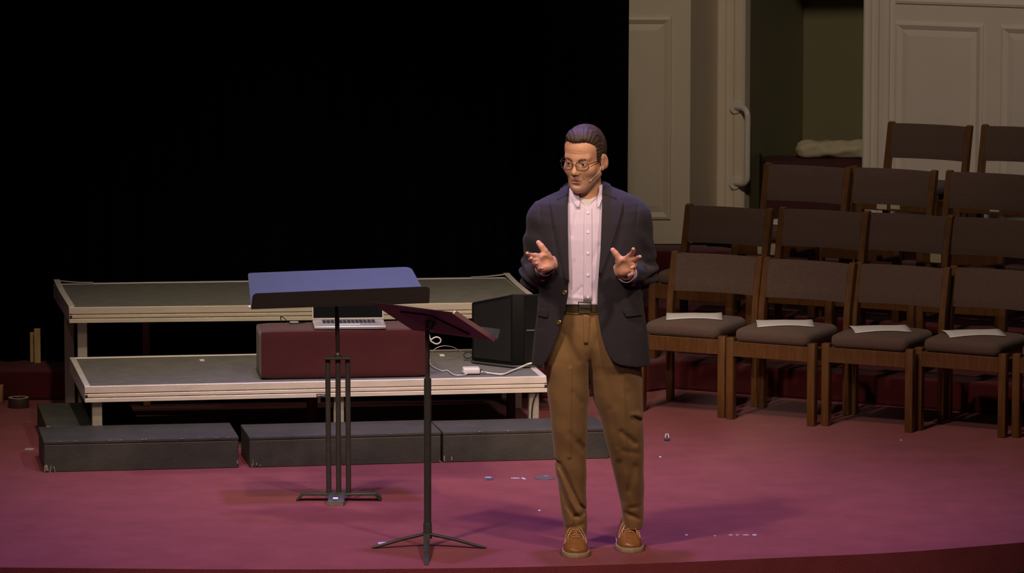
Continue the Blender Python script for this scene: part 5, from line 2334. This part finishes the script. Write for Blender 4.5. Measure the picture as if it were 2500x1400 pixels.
for o_ in (WR_R, WR_L):
    hand_m = np.maximum(hand_m, np.clip((0.22 - np.linalg.norm(co - np.array(o_), axis=1)) / .05, 0, 1) * (co[:, 1] < -0.17))
mixc(hand_m * .5, (0.64, 0.31, 0.22))
at_ = me.color_attributes.new('skin_tone', 'FLOAT_COLOR', 'POINT')
at_.data.foreach_set('color', np.concatenate([col, np.ones((n, 1), F32)], 1).astype(F32).ravel())
SKIN = bpy.data.materials.new('skin')
SKIN.use_nodes = True
nt = SKIN.node_tree
pb = nt.nodes['Principled BSDF']
pb.inputs['Roughness'].default_value = 0.48
pb.inputs['Specular IOR Level'].default_value = 0.4
pb.inputs['Subsurface Weight'].default_value = 0.0
an = nt.nodes.new('ShaderNodeAttribute')
an.attribute_name = 'skin_tone'
nz = nt.nodes.new('ShaderNodeTexNoise')
nz.inputs['Scale'].default_value = 120
mx = nt.nodes.new('ShaderNodeMix')
mx.data_type = 'RGBA'
mx.blend_type = 'MULTIPLY'
mx.inputs[0].default_value = 0.18
tcs = nt.nodes.new('ShaderNodeTexCoord')
nt.links.new(tcs.outputs['Object'], nz.inputs['Vector'])
nt.links.new(an.outputs['Color'], mx.inputs[6])
nt.links.new(nz.outputs['Fac'], mx.inputs[7])
nt.links.new(mx.outputs[2], pb.inputs['Base Color'])
me.materials.clear()
me.materials.append(SKIN)
me.shade_smooth()
body = bpy.data.objects.new('body', me)
COL.objects.link(body)
body.parent = MAN

# ---------------------------------------------------------------- eyes, brows, hair
def hsphere(name, c, r, material, parent, sc=(1, 1, 1)):
    m = MB()
    prof = []
    for k in range(1, 12):
        a = math.pi * k / 12
        prof.append((r * math.sin(a), -r * math.cos(a)))
    m.lathe(prof, 18)
    o = m.build(name, material, parent, smooth=80)
    o.data.transform(Matrix.Translation(hp(*c)) @ Matrix.Diagonal((*sc, 1)))
    return o


gaze = Vector((-0.06, 1.0, -0.10)).normalized()
for s in (-1, 1):
    ec = Vector((s * .033, .0785, -.003))
    e = hsphere('eyeball', ec, .0136, EYEW, body)
    m = MB()
    cs = []
    for k in range(6):
        a = 0.44 * k / 5
        cs.append((.0138 * math.sin(a) + 1e-5, .0138 * math.cos(a)))
    m.lathe([(r_, z_) for r_, z_ in reversed(cs)], 18)
    o = m.build('iris', IRIS, e, smooth=80)
    gd = (Uh * gaze.x + Fh * gaze.y + Wh * gaze.z).normalized()
    o.data.transform(Matrix.Translation(hp(*ec)) @ gd.to_track_quat('Z', 'Y').to_matrix().to_4x4())
    # brow: a tapering arc of short hairs as one ridge
    g = Grid([-.065, .05, .0], [.065, .11, .04], 0.0014)
    pts = [(s * .014, .0945, .0145), (s * .026, .0935, .0190), (s * .040, .0865, .0195), (s * .053, .0745, .0150)]
    for k in range(3):
        cone(g, pts[k], pts[k + 1], [.0042, .0042, .0036, .0022][k], [.0042, .0042, .0036, .0022][k + 1], k=.002)
    g.op(lambda x, y, z: 0.0003 * np.sin(x * 1200 + z * 500) + 0 * y, mode='add')
    V, Q = surface_nets(g.D, g.lo, g.h)
    np_mesh('eyebrow', head_to_man(V), Q[:, ::-1], BROW, body)

HPOLY = [(.130, .086), (.0915, .0860), (.0815, .0860), (.068, .074), (.053, .062), (.044, .040), (.037, .018), (.031, -.010), (.027, -.026), (.012, -.026), (.008, .004),
         (-.002, .022), (-.018, .020), (-.030, -.004), (-.036, -.045), (-.060, -.072), (-.140, -.078), (-.140, .200), (.130, .200)]


def poly_sdf(px_, pz_, poly):
    d = None
    inside = None
    n_ = len(poly)
    for i in range(n_):
        ax_, az_ = poly[i]
        bx_, bz_ = poly[(i + 1) % n_]
        q = seg2(px_, pz_, ax_, az_, bx_, bz_)
        d = q if d is None else np.minimum(d, q)
        c = ((az_ > pz_) != (bz_ > pz_)) & (px_ < (bx_ - ax_) * (pz_ - az_) / ((bz_ - az_) if abs(bz_ - az_) > 1e-9 else 1e-9) + ax_)
        inside = c if inside is None else inside ^ c
    return np.where(inside, -d, d)


gr = Grid([-0.105, -0.130, -0.095], [0.105, 0.115, 0.165], 0.0019)
ell(gr, (0, -.014, .036), (.0835, .106, .1035))
ell(gr, (.004, .030, .096), (.058, .056, .040), k=.03)
ell(gr, (-.012, .052, .098), (.036, .030, .026), k=.03)


def hl(x, y, z):
    # hairline: a little lower in the middle of the forehead, receding at the temples
    rec = 0.010 * np.clip((np.abs(x) - .018) / .025, 0, 1) * np.clip((.075 - np.abs(x)) / .02, 0, 1)
    return poly_sdf(y + 0 * x + 0 * z, z - rec * np.clip((y - .03) / .03, 0, 1) + 0 * y, HPOLY)


d2 = hl(gr.ax[0][:, None, None], gr.ax[1][None, :, None], gr.ax[2][None, None, :])
d2 = d2 + 0.0015 * np.sin(gr.ax[0][:, None, None] * 420 + gr.ax[2][None, None, :] * 260) * 0.5
k_ = 0.012
A = gr.D
hh = np.clip(0.5 - 0.5 * (A - d2) / k_, 0, 1)
gr.D = (A + (d2 - A) * hh + k_ * hh * (1 - hh)).astype(F32)


def strands(x, y, z):
    t = np.arctan2(x, z - .02)
    return 0.0007 * np.sin(t * 34 + 9 * np.sin(y * 26 + 1)) + 0.0005 * np.sin(t * 90 + y * 90 + 4 * np.sin(z * 45)) + 0.0008 * np.sin(y * 70 + x * 45)


gr.op(strands, mode='add')
V, Q = surface_nets(gr.D, gr.lo, gr.h)
hair = np_mesh('hair', head_to_man(V), Q[:, ::-1], HAIR, body)

# ---------------------------------------------------------------- glasses and headset microphone
gl = thing('glasses', None, None)
gl.parent = MAN
rim_pts = {}
m = MB()
LW, LHh = .0265, .0185
for s in (-1, 1):
    pts = []
    cu, cw = s * .0345, -.006
    for k in range(32):
        a = 2 * math.pi * k / 32
        c, sn = math.cos(a), math.sin(a)
        x = LW * math.copysign(abs(c) ** .62, c)
        z = LHh * math.copysign(abs(sn) ** .72, sn) * (1.0 if sn > 0 else .95)
        x *= 1.0 + 0.05 * (z / LHh)
        uu = cu + x
        vv = .1085 - 2.6 * (abs(uu) - .010) ** 2 * (1 if abs(uu) > .010 else 0)
        pts.append(hp(uu, vv, cw + z))
    rim_pts[s] = pts
    m.tube(pts, 0.0015, 6, closed=True)
br = []
for k in range(9):
    uu = -.0085 + .017 * k / 8
    br.append(hp(uu, .1105 + .002 * (1 - (uu / .0085) ** 2), -.001 + .003 * (1 - (uu / .0085) ** 2)))
m.tube(br, 0.0016, 6)
m.build('rim', SPECS, gl, smooth=60)
for s in (-1, 1):
    m = MB()
    m.tube([hp(s * .0615, .1010, .004), hp(s * .0690, .094, .005), hp(s * .0775, .055, .005), hp(s * .0815, .010, .006), hp(s * .083, -.012, .004), hp(s * .083, -.026, -.010)], [.0019, .0019, .0016, .0015, .0015, .0015], 7)
    m.build('temple', SPECS, gl, smooth=60)
    m = MB()
    c = sum(rim_pts[s], Vector()) / 32
    ps = [c + (p - c) * .985 for p in rim_pts[s]]
    N_ = len(ps)
    m.add([p + Fh * .0006 for p in ps] + [p - Fh * .0006 for p in ps], [tuple(range(N_)), tuple(range(2 * N_ - 1, N_ - 1, -1))] + [(i, N_ + i, N_ + (i + 1) % N_, (i + 1) % N_) for i in range(N_)])
    m.build('lens', GLASS, gl, smooth=30)
m = MB()
m.tube(smooth_path([hp(.084, -.022, .004), hp(.085, -.006, .022), hp(.083, .006, .010), hp(.0805, .012, -.018), hp(.076, .020, -.044), hp(.069, .040, -.058), hp(.061, .058, -.068), hp(.0565, .067, -.0735)], 5), 0.0014, 6)
mic = m.build('headset_microphone', MICM, MAN, smooth=60)
m = MB()
m.tube([hp(.0570, .066, -.0730), hp(.0535, .0715, -.0765)], [.0022, .0026], 8)
m.build('capsule', MICM, mic)

# ---------------------------------------------------------------- shirt cuffs
for (wr, el) in ((WR_R, EL_R), (WR_L, EL_L)):
    dr = (wr - el).normalized()
    c0_ = el + (wr - el) * 0.80
    c1_ = el + (wr - el) * 1.00
    up = dr.orthogonal().normalized()
    sd = dr.cross(up)
    vs, fs = [], []
    N_ = 28
    for (c_, r_) in ((c0_, .038), (c1_, .0375), (c1_ + dr * .002, .0365), (c1_, .0345), (c0_, .035)):
        for k in range(N_):
            a = 2 * math.pi * k / N_
            vs.append(c_ + (up * math.cos(a) + sd * math.sin(a)) * r_)
    for i in range(4):
        for k in range(N_):
            l = (k + 1) % N_
            fs.append((i * N_ + k, i * N_ + l, (i + 1) * N_ + l, (i + 1) * N_ + k))
    m = MB()
    m.add(vs, fs)
    m.build('cuff', SHIRT, shirt, smooth=60)
# collar stand: a band rising round the neck, open at the front
nc = Vector((xpx(1434, 480), 0.022, zpy(478)))
vs, fs = [], []
N_ = 40
for i in range(N_ + 1):
    a = R(-58) + R(296) * i / N_
    ca, sa = math.cos(a), math.sin(a)
    fr_t = max(0, -sa)
    lift = 0.030 * (1 - fr_t) + 0.006 * fr_t
    for (r_, z_) in ((.079, -.035), (.073, .0), (.0715, lift + .006), (.0690, lift + .008), (.0665, lift), (.068, -.01)):
        vs.append(nc + Vector((r_ * ca * 1.0, r_ * sa * 1.02, z_ - 0.028 * fr_t)))
k_ = 6
for i in range(N_):
    for j in range(k_):
        l = (j + 1) % k_
        fs.append((i * k_ + j, i * k_ + l, (i + 1) * k_ + l, (i + 1) * k_ + j))
fs += [tuple(range(k_)), tuple(N_ * k_ + j for j in range(k_ - 1, -1, -1))]
m = MB()
m.add(vs, fs)
m.build('collar_band', SHIRT, shirt, smooth=50)

# ---------------------------------------------------------------- shoes
def shoe(toe_px, yaw):
    toe = G(toe_px[0], toe_px[1], 0.0) - MO
    t = thing('shoe', None, None)
    t.parent = MAN
    t.location = (toe.x, toe.y, 0)
    t.rotation_euler = (0, 0, yaw)
    # local: toe at y = 0, heel at y = +0.295
    outline = [(0.0, .050 * 0), (.02, .037), (.05, .049), (.09, .054), (.13, .051), (.17, .043), (.21, .038), (.25, .037), (.28, .030), (.297, .0)]
    ys = np.array([o_[0] for o_ in outline])
    ws = np.array([o_[1] for o_ in outline])

    def half(y):
        return np.interp(y, ys, ws)
    # sole
    pts = []
    N_ = 26
    for k in range(N_ + 1):
        y = 0.2975 * (1 - math.cos(math.pi * k / N_)) / 2
        pts.append((float(half(y)) * 1.07 + .001, y - .002))
    poly = pts + [(-x, y) for x, y in reversed(pts[1:-1])]
    m = MB()
    m.prism(poly, 0.0, 0.021)
    so = m.build('sole', SOLE, t, bevel=0.003, seg=2, smooth=40)
    g = Grid([-.062, -.010, .012], [.062, .310, .125], 0.0022)
    H_ = np.array([(0, .030), (.03, .050), (.07, .064), (.11, .078), (.15, .100), (.19, .108), (.25, .110), (.297, .105)])

    def f(x, y, z):
        yy = y.ravel()
        hw = np.interp(yy, ys, ws).astype(F32).reshape(y.shape) + 1e-4
        ht = np.interp(yy, H_[:, 0], H_[:, 1]).astype(F32).reshape(y.shape)
        nar = 1 - 0.35 * np.clip((z - .02) / .09, 0, 1) * np.clip((y - .06) / .08, 0, 1)
        e = 2.4
        q = (np.abs(x / (hw * nar)) ** e + np.abs(np.clip(z - .015, 0, 1) / (ht - .015)) ** e) ** (1 / e)
        d = (q - 1) * np.minimum(hw, ht) * 0.8
        ends = np.maximum(.004 - y, y - .293)
        return np.maximum(d, ends + 0 * x + 0 * z)
    g.op(f)
    # wing tip seam, throat, facing edge
    def seam(x, y, z):
        d = np.abs(y - (.062 + 0.10 * np.abs(x) - 0.9 * x * x * 8))
        return 0.0014 * np.exp(-(d / .0018) ** 2) + 0 * z
    g.op(seam, mode='add')
    def throat(x, y, z):
        return 0.0026 * np.exp(-((np.abs(x) - .012 - .05 * (y - .09)) / .0025) ** 2) * ((y > .085) & (y < .16)) * (z > .05)
    g.op(throat, mode='add')
    V, Q = surface_nets(g.D, g.lo, g.h)
    up_ = np_mesh('upper', V, Q, SHOE, t)
    # laces: three bars and a bow with two hanging loops
    m = MB()
    def zt_(y, x=0):
        return float(np.interp(y, H_[:, 0], H_[:, 1])) * (1 - 0.10 * (x / .03) ** 2) + .001
    for y in (.096, .112, .128):
        m.tube([(-.017, y, zt_(y, .017)), (-.006, y - .003, zt_(y) + .002), (.006, y + .003, zt_(y) + .002), (.017, y, zt_(y, .017))], .0018, 6)
    y0 = .135
    z0 = zt_(y0) + .003
    for s in (-1, 1):
        m.tube(smooth_path([(s * .004, y0, z0), (s * .022, y0 - .004, z0 + .010), (s * .040, y0 - .024, z0 - .020), (s * .046, y0 - .045, z0 - .048), (s * .038, y0 - .035, z0 - .030), (s * .018, y0 - .012, z0 - .001), (s * .004, y0, z0)], 4), .0014, 6)
        m.tube(smooth_path([(0, y0, z0), (s * .016, y0 - .014, z0 + .001), (s * .028, y0 - .034, z0 - .016), (s * .033, y0 - .048, z0 - .034)], 4), .0012, 6)
    m.build('laces', LACE, t, smooth=60)
    return t


shoe((1409, 1365), R(3))
shoe((1544, 1352), R(6))
